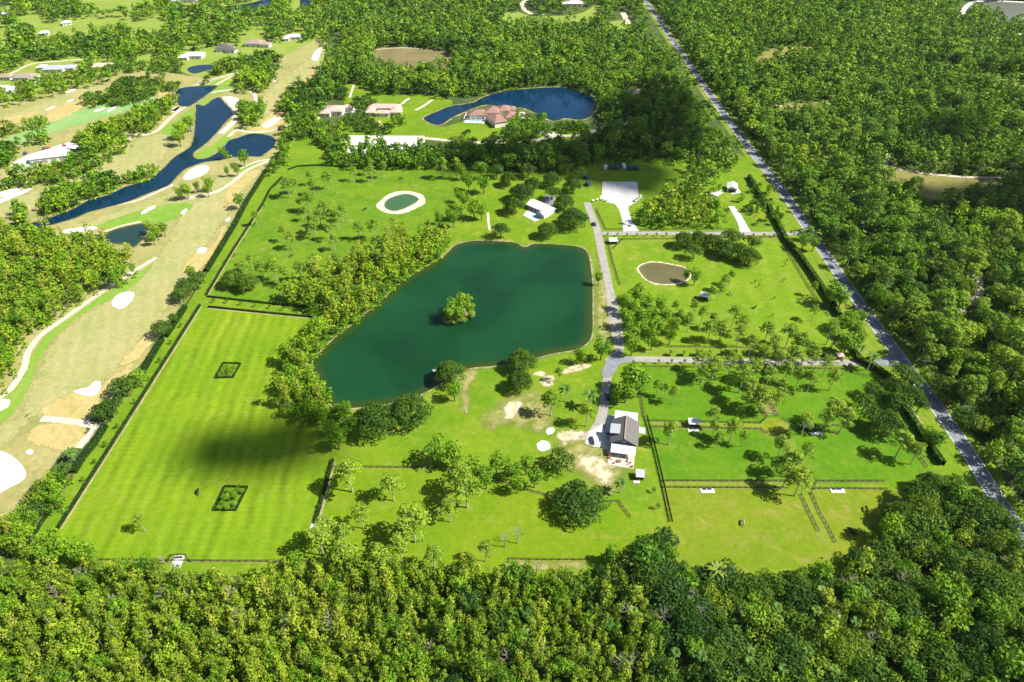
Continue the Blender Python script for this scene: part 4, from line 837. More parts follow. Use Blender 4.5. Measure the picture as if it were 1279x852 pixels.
def palm(kind, x, y, s, lab, grp, tint=.5, name='palm_tree'):
    cm, tm, hh = PALM[kind]
    o = thing(name, lab, 'palm tree', (x, y, .03), rng.uniform(0, 6.28), grp); o.scale = (s, s, s)
    for nm, me in (('trunk', tm), ('crown', cm)):
        c = bpy.data.objects.new(nm, me); C.objects.link(c); c.parent = o; c.color = (tint, 0, 0, 1)
    return o
for (px, py, s, lab) in ((707, 486, 1.15, 'royal palm with white trunk foot on the lawn above the barn'), (738, 493, 1.2, 'dark feathery palm leaning over the lawn near the drive shade'), (1090, 446, 1.2, 'tall lone palm by the gate at the road'), (776, 603, .9, 'small palm by the short fence end below the barn'), (87, 565, .9, 'little palm at the end of the golf path'), (788, 700, 1.1, 'golden-fronded palm at the wood edge'), (1077, 434, .8, 'small palm beside the gate verge'), (896, 712, 1.2, 'big yellowing palm in the dark wood edge')):
    h = PALM['royal'][2]*s; x, y = P(px, py, h); palm('royal', x, y, s, lab, None, .75 if 'yellow' in lab or 'gold' in lab else .4)
pts = []
while len(pts) < 46:
    px, py = (rng.uniform(860, 1190), rng.uniform(735, 850)) if len(pts) < 34 else (rng.uniform(640, 860), rng.uniform(760, 850))
    pts.append((px, py))
PAL = [P(px, py, 8) for px, py in pts]; pa = np.array(PAL)
rk = {l: np.argsort(np.argsort(np.linalg.norm(pa-c, axis=1))) for l, c in LMW.items()}; pr_ = []
for j in range(len(PAL)): pr_.append(min((max(0, int(rk[l][j])), i, l) for i, l in enumerate(LMW)))
pr_ = [(0, min(r, 28), l) for r, i, l in pr_]
for j, (x, y) in enumerate(PAL):
    palm('cabbage', x, y, rng.uniform(.8, 1.15), f'fan-leaved cabbage palm, {ORD[pr_[j][1]]}closest such palm to {pr_[j][2]}', 'cabbage palms among the near wood oaks', rng.uniform(.1, .8), 'cabbage_palm')

g = np.random.default_rng(31)
def dead_mesh(g, hh):
    m = MB(); m.tube([(0, 0, -.2), (.15, 0, hh*.5), (0, .1, hh)], [.2, .14, .04], 6)
    for i in range(16):
        z = hh*(.4+.55*i/16); a = i*2.4; r = hh*.28*(1.2-i/18)*g.uniform(.6, 1.1)
        p1 = (math.cos(a)*r*.5, math.sin(a)*r*.5, z+r*.35); p2 = (math.cos(a)*r, math.sin(a)*r, z+r*.9)
        m.tube([(.1, .05, z), p1, p2], [.06, .045, .015], 4)
        for q in range(3):
            b = a+g.uniform(-1, 1); m.tube([p1, (p1[0]+math.cos(b)*r*.5, p1[1]+math.sin(b)*r*.5, p1[2]+r*.5)], [.03, .01], 3)
    return m
for px, py, hh, lab in ((646, 679, 10, 'bare grey dead tree with fine twigs in the south paddock'), (631, 684, 8.5, 'shorter bare dead tree beside the twiggy grey one'), (206, 705, 5, 'bare white dead tree by the white pad'), (670, 716, 7, 'bare grey dead tree at the lower fence')):
    x, y = P(px, py); o = thing('dead_tree', lab, 'dead tree', (x, y, 0)); m = dead_mesh(g, hh); n = len(m.f)
    t = MB(); t.tube([(0, 0, -.2), (.15, 0, hh*.5), (0, .1, hh)], [.22, .15, .04], 6); t.build('trunk', DEAD, o); m.build('branches', DEAD, o)

SNAG = []
for v in range(3):
    t = MB(); t.tube([(0, 0, -.2), (.15, 0, 6), (0, .1, 12)], [.2, .14, .04], 6); tm = t.mesh('trunk'); tm.materials.append(DEAD); bm_ = dead_mesh(g, 12).mesh('branches'); bm_.materials.append(DEAD); SNAG.append((tm, bm_))
sn = [(rng.uniform(20, 840), rng.uniform(725, 850)) for _ in range(16)] + [(rng.uniform(860, 1270), rng.uniform(730, 850)) for _ in range(8)]
sw = np.array([P(*q) for q in sn]); srk = {l: np.argsort(np.argsort(np.linalg.norm(sw-c, axis=1))) for l, c in LMW.items()}
for j, (x, y) in enumerate(sw):
    r, l = min((int(srk[l][j]), l) for l in LMW)
    o = thing('snag', f'bare grey snag standing in the wood, {ORD[min(r, 19)]}closest snag to {l}', 'dead tree', (x, y, 0), rng.uniform(0, 6), 'snags in the near wood'); q = rng.uniform(.85, 1.15); o.scale = (q, q, q)
    for nm, me in zip(('trunk', 'branches'), SNAG[j % 3]):
        c = bpy.data.objects.new(nm, me); C.objects.link(c); c.parent = o
SAP = []
for v in range(3):
    g = np.random.default_rng(60+v); V, T = lobes_to_cards([(0, 0, 1.7, .75, 1.0), (.25, .1, 2.2, .55, .7), (-.2, .2, 1.3, .6, .6)], 7, .36, g)
    cm = quad_mesh('crown', V, T, LM['oak']); m = MB(); m.tube([(0, 0, -.1), (0, 0, 1.8)], [.07, .04], 5); tm = m.mesh('trunk'); tm.materials.append(BARK)
    SAP.append((tm, cm))
def sapling(x, y, s, lab, grp, tint=.5):
    o = thing('young_tree', lab, 'young tree', (x, y, .03), rng.uniform(0, 6.28), grp); o.scale = (s, s, s)
    for nm, me in zip(('trunk', 'crown'), SAP[int(rng.integers(0, 3))]):
        c = bpy.data.objects.new(nm, me); C.objects.link(c); c.parent = o; c.color = (tint, 0, 0, 1)
def row(pts, s, frm, where, tint=.45):
    for i, (px, py) in enumerate(pts):
        x, y = P(px, py, 1.5*s)
        sapling(x, y, s*rng.uniform(.85, 1.15), f"{NTH[i]} planted tree from {frm}, {where}", 'young trees planted in rows', tint+rng.normal(0, .1))
row([(759+12.2*i, 293) for i in range(8)], 1.05, 'the estate drive', 'in the row along the top lane')
row([(915+13*i, 294) for i in range(5)], 1.0, 'the shed drive', 'at the east end of the top lane row')
row([(823+16.3*i, 451) for i in range(15)], 1.2, 'the drive junction', 'in the lower row of the middle lane')
row([(838+16.3*i, 440) for i in range(14)], 1.1, 'the drive junction', 'in the upper row of the middle lane')
row([(226, 406), (213, 427), (199, 450), (186, 473), (168, 501), (147, 532), (132, 555), (118, 576), (103, 598)], 1.15, 'the top', 'in the strip between the two west fences')
row([(266.5, 375), (283.5, 376), (300.5, 378.5), (318, 380.5), (336, 382.5), (353, 385)], 1.1, 'the west fence', 'in the strip above the striped lawn')
row([(293, 318), (305, 300), (318, 279), (330, 258), (338, 244), (346, 230)], .95, 'the south', 'beside the northwest pasture fence')
row([(983, 325), (981, 331), (979, 350), (948, 357), (967, 372), (1008, 370), (965, 394), (943, 352)], .8, 'the north', 'scattered over the east pasture')
row([(817, 612), (822, 632)], 1.2, 'the fence corner', 'in the narrow strip below the barn')

# ------------------------------------------------------------------ hedges and fences
HEDGE_IN = plain('hedge_core', (.012, .030, .006), .95, .05, .3)
def hedge(px, wdt, hgt, lab, tint=.4, name='hedge', closed=False, kind='oak', wob=.25):
    p = np.array(PP(px)); p = np.vstack([p, p[:1]]) if closed else p
    g = np.random.default_rng(len(lab)+int(abs(px[0][0]))); c = np.vstack([spline(p[i:i+2], 2.0) for i in range(len(p)-1)]); n = normals2(c)
    o = thing(name, lab, 'hedge', (c[0, 0], c[0, 1], 0)); loc = np.array([c[0, 0], c[0, 1], 0])
    m = MB(); k = len(c); v = []
    for off, z in ((-.42, 0), (-.42, .88), (.42, .88), (.42, 0)):
        v += [(a[0]-loc[0]+b[0]*off*wdt, a[1]-loc[1]+b[1]*off*wdt, z*hgt) for a, b in zip(c, n)]
    f = [(r*k+i, r*k+i+1, (r+1)*k+i+1, (r+1)*k+i) for r in range(3) for i in range(k-1)]
    m.add(v, f); m.build('stems', HEDGE_IN, o)
    ln = np.linalg.norm(np.diff(c, axis=0), axis=1).sum(); N = int(min(9000, ln*(wdt+2*hgt)*2.2))
    idx = g.integers(0, k-1, N); fr = g.uniform(size=(N, 1)); q = c[idx]*(1-fr)+c[idx+1]*fr; nn = n[idx]
    u = g.uniform(0, wdt+2*hgt, N); side = np.where(u < hgt, -1, np.where(u < hgt+wdt, 0, 1))
    across = np.where(side == 0, (u-hgt-wdt/2), side*wdt/2)*g.uniform(.85, 1.12, N); zz = np.where(side == -1, u, np.where(side == 0, hgt, 2*hgt+wdt-u))*g.uniform(.92, 1.06, N)
    lump = 1+wob*np.sin(idx*.9)*np.sin(idx*.37+1)
    cen = np.concatenate([q-loc[:2]+nn*across[:, None], (zz*lump)[:, None]], 1)
    nor = np.concatenate([nn*side[:, None], (side == 0)[:, None]*1.0], 1)+g.normal(0, .4, (N, 3))
    cm = quad_mesh('foliage', cards(cen, nor, .55, g), np.clip(g.normal(.5, .22, N), 0, 1), LM[kind])
    h = put('foliage', cm, None, o); h.color = (tint, 0, 0, 1)
    return o
WOOD = plain('fence_wood', (.04, .03, .023), .85, .1, .3, .8)
def fence(px, lab, hgt=1.35, gap=2.6, rails=3, bare=.4, mat=None, group='dark post and rail fences of the estate'):
    p = np.array(PP(px)); p0 = p[0]
    o = thing('rail_fence', lab, 'fence', (p0[0], p0[1], 0), 0, group); post = MB(); R = [MB() for _ in range(rails)]
    for a, b in zip(p[:-1], p[1:]):
        d = b-a; L = np.linalg.norm(d); n = max(1, int(round(L/gap))); rz = math.atan2(d[1], d[0]); mid = (a+b)/2-p0
        nx = np.array([-d[1], d[0]])/(L+1e-9)*.09
        for i in range(n+1):
            q = a+d*i/n-p0; post.box((q[0], q[1], hgt/2), (.15, .15, hgt+.1), rz)
        for r in range(rails): R[r].box((mid[0]+nx[0], mid[1]+nx[1], hgt*(.36+.30*r)), (L, .05, .13), rz)
    tag(post.build('posts', mat or WOOD, o), 'row of square posts', None, None, 'stuff')
    for m in R: m.build('rail', mat or WOOD, o)
    if bare: strip('bare_strip', 'mulch', .125, p, bare, .5, True)
    return o
hedge([(73, 661), (101, 617), (150, 540), (250, 382)], 1.0, 1.5, 'long dark clipped hedge along the west side of the striped lawn', .2)
strip('bare_strip', 'mulch', .12, [(76, 661), (104, 617), (153, 540), (252, 383)], 1.0, .5)
hedge([(258, 369), (285, 323), (315, 276), (328, 256), (337.6, 237), (352.7, 222)], 1.0, 1.4, 'dark clipped hedge climbing beside the northwest pasture', .2)
strip('bare_strip', 'mulch', .12, [(260, 369), (287, 323), (317, 276), (330, 256)], .9, .5)
hedge([(360, 212.5), (371.5, 208.4), (394, 207), (416.5, 208), (446, 208.3), (500, 208), (556, 208)], 1.0, 1.2, 'thin hedge curving along the top of the northwest pasture', .3)
hedge([(28, 693), (52.5, 654.6), (72, 624.5)], .7, 1.5, 'brown boundary hedge at the golf course corner', .15)
fence([(72, 624.5), (112.7, 564), (156, 496), (180, 465), (206.6, 420.7), (231.5, 385.5), (257, 345), (290, 290), (311, 250), (340, 206)], 'long boundary fence between the golf course and the estate', 1.4, 3)
hedge([(258.8, 371), (330, 379), (395, 385.5)], .9, 1.2, 'upper of two low hedges across the top of the striped lawn', .2)
hedge([(260.5, 384), (330, 391), (403, 398)], .9, 1.2, 'lower of two low hedges across the top of the striped lawn', .2)
strip('bare_strip', 'mulch', .12, [(261, 385.5), (330, 392.5), (400, 399)], .8, .4)
for i, (px, nm) in enumerate((([(232, 384), (224, 397), (215, 410), (207, 422)], 'shrubby hedge beside the fairway below the upper corner'), ([(203, 425), (190, 446), (181, 462), (176, 474)], 'dark shrub hedge beside the bare fairway edge'), ([(132, 533), (118, 556), (106, 570), (92, 592)], 'shrub hedge beside the cart path end'), ([(258, 340), (275, 312), (292, 284), (310, 250), (333, 214)], 'long ragged shrub hedge between the fairway and the northwest pasture'))):
    hedge(px, 3.0, 2.2, nm, .32, 'shrub_hedge', False, 'oak', .5)
hedge([(416, 575), (405, 615), (394, 655)], 1.2, 1.5, 'short dark hedge between striped lawn and south paddock', .1)
strip('bare_strip', 'mulch', .12, [(418, 577), (408, 615), (398, 652)], 1.2, .5)
fence([(415, 584), (480, 584.5), (560, 585.5), (585, 590), (610, 597), (665, 615), (700, 624)], 'fence along the top of the south paddock')
fence([(745, 628), (772, 627), (787, 646)], 'short fence angling below the big dark oak')
fence([(804, 520), (814, 556), (825, 602), (831, 630), (836, 652)], 'fence running down past the barn and hutch', 1.2, 3.2, 2, .25); fence([(808.5, 520), (818, 556), (829, 602), (835, 630), (840, 652)], 'second fence close beside the barn paddock fence', 1.2, 3.2, 2, .25)
fence([(797, 470), (804, 520)], 'fence from the lane trees to the barn')
fence([(808, 526.5), (880, 528), (950, 529.5), (957, 523)], 'upper fence of the barn lane'); fence([(812, 534), (880, 535.5), (950, 537), (957, 541)], 'lower fence of the barn lane')
fence([(976, 524), (990, 530.5), (1047, 533)], 'upper fence of the east barn lane'); fence([(978, 542), (990, 538), (1047, 541)], 'lower fence of the east barn lane')
fence([(826, 601.5), (900, 601.8), (984, 602)], 'upper fence above the yellowed paddock'); fence([(828, 609.5), (900, 610), (984, 610.5)], 'lower fence above the yellowed paddock')
fence([(1020, 602), (1060, 602), (1103, 602)], 'upper fence above the small yellowed paddock'); fence([(1016, 611), (1060, 611), (1107, 612)], 'lower fence above the small yellowed paddock')
fence([(958, 521), (950, 510), (943, 498), (930, 486)], 'fence curving up from the upper octagon junction'); fence([(971, 520), (962, 505), (953, 492), (945, 480)], 'fence running up east of the upper octagon junction')
fence([(1000, 618), (1010, 640), (1022, 664)], 'fence running down from the lower octagon junction'); fence([(1013, 617), (1024, 642), (1034, 660), (1043, 678)], 'fence bordering the small yellowed paddock')
fence([(984, 602), (990, 592), (1006, 592), (1020, 602), (1016, 611), (1012, 618)], 'fence round the lower octagon junction')
fence([(957, 541), (965, 545), (972, 544), (978, 542)], 'fence round the upper octagon junction')
fence([(976, 548), (986, 570), (990, 590)], 'fence of the lane between the octagons')
fence([(798, 459), (880, 459.5), (960, 460.5), (1050, 461.5), (1085, 472)], 'fence below the middle lane'); fence([(832, 434), (880, 434.5), (920, 435), (1030, 439), (1037, 438), (1047, 420)], 'fence above the middle lane')
fence([(758, 299), (764, 322), (772, 350), (775, 357)], 'fence beside the estate drive at the east pasture', 1.4); fence([(762, 300), (860, 299), (970, 297)], 'fence below the top lane')
fence([(972.6, 296), (993, 331), (1012, 363), (1034.6, 395)], 'fence inside the tall road hedge'); fence([(1142, 564), (1150, 574), (1157, 584)], 'short fence beside the lower road hedge')
fence([(782, 287), (757, 287), (745, 262)], 'fence round the small lawn by the white marl pad', 1.2); fence([(800, 288), (860, 287), (912, 287)], 'fence above the top lane below the grove', 1.2)
fence([(766, 311), (778, 299)], 'short diagonal fence by the small white shelter', 1.2)
fence([(100, 700), (200, 701), (300, 702), (386, 702)], 'fence along the bottom of the striped lawn'); fence([(634, 699), (680, 700), (735, 700)], 'fence along the bottom of the south paddock')
strip('path', 'wear', .16, [(630, 706), (680, 707), (730, 706)], 3, 1)
hedge([(957.6, 256), (982, 302.6), (1001, 325), (1018, 349.5), (1033, 372), (1048, 397)], 2.6, 3.4, 'tall clipped hedge along the main road beside the east pasture', .62, 'hedge', False, 'broadleaf', .08)
hedge([(935, 222), (945, 240), (957.6, 256)], 2.6, 3.2, 'tall clipped hedge behind the white-roofed shed', .6, 'hedge', False, 'broadleaf', .1)
hedge([(1068, 449.5), (1090, 460), (1112, 476)], 2.6, 3.4, 'tall dark hedge sweeping down from the gate', .5, 'hedge', False, 'broadleaf', .08)
hedge([(1132, 516), (1145, 536), (1156, 553), (1176, 582)], 2.6, 3.2, 'clipped hedge beside the road below the gate oaks', .66, 'hedge', False, 'broadleaf', .08)
hedge([(1056, 424), (1073, 450)], 2.0, 2.2, 'short clipped hedge at the gate verge', .66, 'hedge', False, 'broadleaf', .08)
for pts, nm in (([(279, 454), (300.6, 454.7), (291, 471.7), (269, 472.4)], 'square hedge enclosing the upper tree plot on the striped lawn'), ([(281, 608), (309, 609), (294.5, 637.6), (267, 637.6)], 'square hedge enclosing the lower tree plot on the striped lawn')):
    hedge(pts, .8, .9, nm, .3, 'square_hedge', True); sheet('plot_grass', 'pasture', .13, pts, False)
sheet('junction_lawn', 'yellowed', .135, [(950, 531), (957, 523), (975, 523), (984, 531), (978, 543), (957, 543)], False, 1); sheet('junction_lawn', 'yellowed', .135, [(985, 602), (992, 592), (1008, 592), (1018, 602), (1012, 613), (992, 614)], False, 1)
for i in range(15):
    px = 829+16.3*i
    if i not in (6, 8, 14): hedge([(px, 444.5), (px+8, 444.6)], 1.1, .9, f'{NTH[i]} low clipped hedge block from the drive junction, on the middle lane edge', .3, 'shade_block')  # leafy blocks added where only young trees' shadows fall on the lane edge
hedge([(1028, 446), (1043, 446)], 2.4, 2.4, 'thick dark hedge beside the gatehouse', .2)

# ------------------------------------------------------------------ buildings
WHITE = plain('white_metal_roof', (.60, .60, .60), .45, .4, .12, 2); SHINGLE = plain('grey_shingle', (.125, .115, .11), .85, .15, .3, .9)
GREYROOF = plain('grey_roof', (.33, .34, .36), .6, .3, .15, 1.5); BLUEWALL = plain('slate_wall', (.07, .10, .14), .7, .2, .15)
CREAM = plain('cream_wall', (.66, .60, .50), .8, .2, .08); TERRA = plain('terracotta_tile', (.25, .15, .118), .8, .15, .35, 1.1); PINK = plain('pink_tile', (.44, .32, .265), .8, .15, .22, 1.1)
BROWNR = plain('brown_tile', (.27, .22, .18), .85, .15, .25, 1.2); DARKR = plain('dark_tile', (.10, .095, .10), .8, .2, .25, 1.2); GLASS = plain('window_glass', (.03, .045, .06), .08, .6, .1)
WALLW = plain('white_wall', (.58, .57, .55), .7, .2, .06); DOORM = plain('door_paint', (.20, .12, .07), .6, .3, .15); TIMBER = plain('timber', (.22, .15, .09), .8, .15, .3, .7)
POOL = plain('pool_water', (.18, .52, .56), .08, .5, .1); DECK = plain('pool_deck', (.72, .68, .62), .8, .2, .1); STEEL = plain('steel', (.42, .44, .46), .4, .5, .1, 1, .6)
RED = plain('red_paint', (.45, .06, .04), .4, .4, .1); BLUE = plain('blue_tarp', (.03, .065, .14), .5, .3, .3, .8); TYRE = plain('tyre_rubber', (.02, .02, .02), .8, .2, .2); VANW = plain('white_car_paint', (.80, .80, .80), .25, .5, .03)
NAVYP = plain('navy_car_paint', (.02, .035, .07), .25, .5, .1); SILVER = plain('silver_car_paint', (.42, .44, .47), .25, .5, .05); BLACKP = plain('black_plastic', (.025, .025, .028), .6, .3, .2)

def windows(o, wall_y, xs, z, w_=1.2, h=1.2, face=-1, rz=None):
    """Recess-framed panes on a wall lying at local y = wall_y, looking along face."""
    for x in xs:
        fr = MB(); t = .09
        for c, d in (((x, 0, z+h/2), (w_+t, .08, t)), ((x, 0, z-h/2), (w_+t, .08, t)), ((x-w_/2, 0, z), (t, .08, h-t)), ((x+w_/2, 0, z), (t, .08, h-t))):
            fr.box((c[0], wall_y+face*.045, c[2]), d)
        wn = fr.build('window', WALLW, o); MB().box((x, wall_y+face*.02, z), (w_-t, .03, h-t)).build('pane', GLASS, wn)
def door(o, x, y, w_=1.1, h=2.2, face=-1, mat=None):
    d = MB().box((x, y+face*.04, h/2), (w_, .08, h)).build('door', mat or DOORM, o)
    MB().box((x+w_*.36, y+face*.11, h*.48), (.06, .06, .16)).build('handle', STEEL, d)
def house(px, py, rz, wings, lab, roof, wall=None, name='house', z=0.0, group=None, ridge=None):
    """wings: (x, y, length, width, wall height, roof height, turn, gable) in metres round the house's own middle."""
    x, y = P(px, py, z); o = thing(name, lab, 'house', (x, y, 0), rz, group)
    for wx, wy, L, W, hh, rh, rt, gb in wings:
        b = MB().box((wx, wy, hh/2), (L, W, hh), rt).build('wall', wall or CREAM, o)
        MB().hip((wx, wy), L, W, hh+.02, rh, .7, rt, gb).build('roof', roof, o)
        if abs(rt) < .01:
            windows(o, wy-W/2, [wx-L*.3, wx+L*.3], 1.6, 1.5, 1.3)
    wx, wy, L, W = wings[0][:4]
    door(o, wx, wy-W/2)
    return o

# the barn by the drive
bx, by = P(781, 536.5, 6)
barn = thing('barn', 'dark shingle-roofed barn with white lean-to roofs at both ends beside the drive', 'barn', (bx, by, 0), math.radians(-11))
MB().box((0, 0, 2.1), (10.6, 13.4, 4.2)).build('wall', BLUEWALL, barn)
MB().add([(-5.3, -6.7, 4.2), (5.3, -6.7, 4.2), (0, -6.7, 7.2), (-5.3, 6.7, 4.2), (5.3, 6.7, 4.2), (0, 6.7, 7.2)], [(0, 1, 2), (5, 4, 3), (0, 3, 4, 1), (1, 4, 5, 2), (2, 5, 3, 0)]).build('gable', BLUEWALL, barn)
rf = MB().plate([(-6.0, -7.4, 4.05), (0, -7.4, 7.5), (0, 7.2, 7.5), (-6.0, 7.2, 4.05)][::-1], -.22).plate([(6.0, -7.4, 4.05), (6.0, 7.2, 4.05), (0, 7.2, 7.5), (0, -7.4, 7.5)][::-1], -.22).build('roof', SHINGLE, barn)
MB().box((0, -.1, 7.78), (.5, 14.6, .1)).build('ridge_cap', BROWNR, rf)
dm = MB().box((-4.2, -.8, 5.7), (3.6, 5.2, 1.6)).build('dormer', BLUEWALL, barn)
MB().plate([(-6.4, -3.7, 6.5), (-2.1, -3.7, 6.85), (-2.1, 2.1, 6.85), (-6.4, 2.1, 6.5)], .14).build('dormer_roof', GREYROOF, dm)
sh = MB().plate([(-5.2, -11.6, 3.2), (5.2, -11.6, 3.2), (5.2, -6.95, 4.0), (-5.2, -6.95, 4.0)], .14).build('porch_roof', WHITE, barn)
for x in (-4.9, -1.7, 1.7, 4.9): MB().box((x, -11.3, 1.55), (.18, .18, 3.1)).build('post', WALLW, barn)
MB().plate([(-5.1, 6.9, 4.35), (5.1, 6.9, 4.35), (5.1, 13.6, 3.7), (-5.1, 13.6, 3.7)], .14).build('rear_roof', WHITE, barn)
MB().box((0, 10.0, 1.8), (9.6, 6.4, 3.6)).build('rear_wall', WALLW, barn)
for x in (-3.2, 3.2): door(barn, x, -6.7, 2.6, 2.9, -1, TIMBER)
windows(barn, -6.7, [0], 5.5, 1.2, 1.0); door(barn, 0, -6.7, 1.2, 2.3, -1, WALLW)
sheet('patio', 'paver', .21, [tuple(np.array([bx, by])+np.array([x*math.cos(-.192)-y*math.sin(-.192), x*math.sin(-.192)+y*math.cos(-.192)])) for x, y in ((-6.6, -6.9), (5.4, -6.9), (5.0, -16.5), (-5.4, -16.2))], False, world=True)
sheet('patio', 'concrete', .20, [tuple(np.array([bx, by])+np.array([x*math.cos(-.192)-y*math.sin(-.192), x*math.sin(-.192)+y*math.cos(-.192)])) for x, y in ((-8.6, -8), (-5.4, -8), (-5.4, 14), (-8.6, 13))], False, world=True)
sheet('patio', 'concrete', .20, [tuple(np.array([bx, by])+np.array([x*math.cos(-.192)-y*math.sin(-.192), x*math.sin(-.192)+y*math.cos(-.192)])) for x, y in ((5.4, 5), (9, 4.6), (9, 8.4), (5.4, 8.6))], False, world=True)
def at_barn(x, y): return (bx+x*math.cos(-.192)-y*math.sin(-.192), by+x*math.sin(-.192)+y*math.cos(-.192))
def table(x, y, rz, lab):
    X, Y = at_barn(x, y); o = thing('picnic_table', lab, 'table', (X, Y, .21), rz)
    MB().box((0, 0, .74), (1.9, .8, .06)).build('tabletop', TIMBER, o)
    for s in (-1, 1):
        MB().box((0, s*.75, .44), (1.9, .28, .05)).build('bench', TIMBER, o); MB().box((s*.7, 0, .37), (.1, 1.6, .08)).box((s*.7, -.35, .35), (.09, .09, .7)).box((s*.7, .35, .35), (.09, .09, .7)).build('leg', TIMBER, o)
table(-1.2, -13.6, .1, 'timber picnic table in the middle of the barn patio')
def chair(x, y, rz, lab, mat):
    X, Y = at_barn(x, y); o = thing('garden_chair', lab, 'chair', (X, Y, .21), rz, 'garden chairs on the barn patio')
    MB().box((0, 0, .44), (.6, .6, .08)).build('seat', mat, o); MB().box((0, .3, .8), (.6, .08, .7)).build('backrest', mat, o)
    for sx in (-.25, .25):
        for sy in (-.25, .25): MB().box((sx, sy, .2), (.06, .06, .4)).build('leg', mat, o)
for i, (x, y, rz, c, m) in enumerate(((2.2, -13, .4, 'dark', BLACKP), (3.6, -13.6, 1.8, 'dark', BLACKP), (2.8, -14.6, 3.2, 'white', WALLW), (-3.8, -13.2, 1.2, 'white', WALLW), (-3.2, -15, 2.6, 'dark', BLACKP))):
    chair(x, y, rz, f'{c} garden chair, {NTH[i]} round the barn patio tables', m)
def planter(x, y, lab):
    X, Y = at_barn(x, y); o = thing('planter', lab, 'planter', (X, Y, .21)); MB().cyl((0, 0, 0), .38, .6, 12, .5).build('pot', RED, o)
    V, T = lobes_to_cards([(0, 0, .9, .5, .45)], 8, .3, np.random.default_rng(4)); put('plant', quad_mesh('plant', V, T, LM['broadleaf']), None, o)
planter(-5.2, -12.4, 'red pot with a green plant at the patio corner'); planter(4.4, -15.6, 'red pot with a green plant at the far patio end')

# vehicles
def vehicle(name, px, py, rz, lab, cat, paint, kind='van', world=None):
    x, y = world or P(px, py); o = thing(name, lab, cat, (x, y, .2), rz)
    L, W, hb, hc = {'van': (5.2, 2.1, 1.15, 1.1), 'car': (4.5, 1.85, .8, .62), 'truck': (5.6, 2.0, 1.0, .8)}[kind]
    m = MB(); e = .38; hx, hy = L/2, W/2
    prof = [(-hx, e), (-hx, hb*.75+e*.5), (-hx+.2, hb+.1), (hx-.3, hb+.1 if kind == 'van' else hb), (hx, hb*.72), (hx, e)]
    n = len(prof); m.add([(a, s*hy, b) for s in (-1, 1) for a, b in prof], [tuple(range(n)), tuple(range(n, 2*n))[::-1]] + [(i, n+i, n+(i+1) % n, (i+1) % n) for i in range(n)]); m.build('body', paint, o)
    x0, x1 = {'van': (-hx+.06, hx-1.1), 'car': (-hx+.6, hx-1.3), 'truck': (-.5, hx-1.4)}[kind]; z0 = hb+.08; z1 = z0+hc
    cab = MB().add([(a, s*b, c) for a, b, c in ((x0, hy*.96, z0), (x0+.12, hy*.86, z1), (x1-.5, hy*.86, z1), (x1+.25, hy*.96, z0)) for s in (-1, 1)], [(0, 2, 3, 1), (2, 4, 5, 3), (4, 6, 7, 5), (0, 6, 4, 2), (1, 3, 5, 7), (1, 7, 6, 0)]).build('cab', paint, o)
    gl = MB()
    for s in (-1, 1): gl.add([(x0+.3, s*hy*.955, z0+.1), (x1-.05, s*hy*.955, z0+.1), (x1-.55, s*hy*.885, z1-.12), (x0+.35, s*hy*.885, z1-.12)], [(0, 1, 2, 3)] if s < 0 else [(3, 2, 1, 0)])
    gl.add([(x1+.26, -hy*.8, z0+.06), (x1+.26, hy*.8, z0+.06), (x1-.46, hy*.74, z1-.08), (x1-.46, -hy*.74, z1-.08)], [(0, 1, 2, 3)])
    MB().add([tuple(v) for v in gl.v], gl.f).build('window', GLASS, cab)
    for sx in (-1, 1):
        for sy in (-1, 1):
            wh = MB(); wh.tube([(sx*hx*.62, sy*(hy-.22), .36), (sx*hx*.62, sy*(hy+.03), .36)], .36, 12); t = wh.build('wheel', TYRE, o)
            MB().tube([(sx*hx*.62, sy*(hy+.031), .36), (sx*hx*.62, sy*(hy+.05), .36)], .2, 8).build('rim', STEEL, t)
    for sy in (-.7, .7): MB().box((hx+.02, sy*hy, hb*.62), (.06, .3, .16)).build('headlight', WALLW, o)
    if kind == 'truck': MB().box((-hx*.55, 0, hb+.05), (L*.42, W*.82, .06)).build('bed', BLACKP, o)
vehicle('parked_van', 743, 551, math.radians(100), 'white van parked on the pale drive end beside the barn', 'van', VANW)
vehicle('parked_truck', 758.5, 536, math.radians(78), 'pale silver truck parked close against the barn wall', 'truck', SILVER, 'truck', at_barn(-7.2, 1.5))
vehicle('parked_car', 759, 497, math.radians(95), 'dark car in the tree shade on the drive above the barn', 'car', NAVYP, 'car')
vehicle('parked_car', 742, 281, math.radians(100), 'dark car on the estate drive near the white house', 'car', NAVYP, 'car')
vehicle('parked_van', 684, 169.5, math.radians(170), 'white car at the bend of the villa drive', 'car', VANW, 'car')

# small sheds, shelters and pads
def shelter(px, py, rz, L, W, h, lab, roof, name='field_shelter', z=None):
    x, y = P(px, py, h); o = thing(name, lab, 'shelter', (x, y, .1), rz)
    MB().plate([(-L/2-.3, -W/2-.3, h), (L/2+.3, -W/2-.3, h), (L/2+.3, W/2+.3, h+.7), (-L/2-.3, W/2+.3, h+.7)], .15).build('roof', roof, o)
    MB().box((0, W/2, (h+.4)/2), (L, .12, h+.4)).build('back_wall', TIMBER, o)
    for s in (-1, 1):
        MB().box((s*L/2, .2, h/2), (.1, W-.5, h)).build('side_wall', TIMBER, o); MB().box((s*L/2, -W/2, h/2), (.15, .15, h)).build('post', TIMBER, o)
    return o
shelter(799.5, 592, -.12, 3.0, 3.2, 2.4, 'grey-roofed hutch on the lawn between barn and fence', GREYROOF, 'hutch')
shelter(867, 527, -.05, 4.4, 2.6, 2.6, 'white-roofed shelter straddling the barn lane fence', WHITE); shelter(880, 369, -.45, 4.6, 3.0, 2.6, 'white-roofed shelter under pines in the east pasture', WHITE)
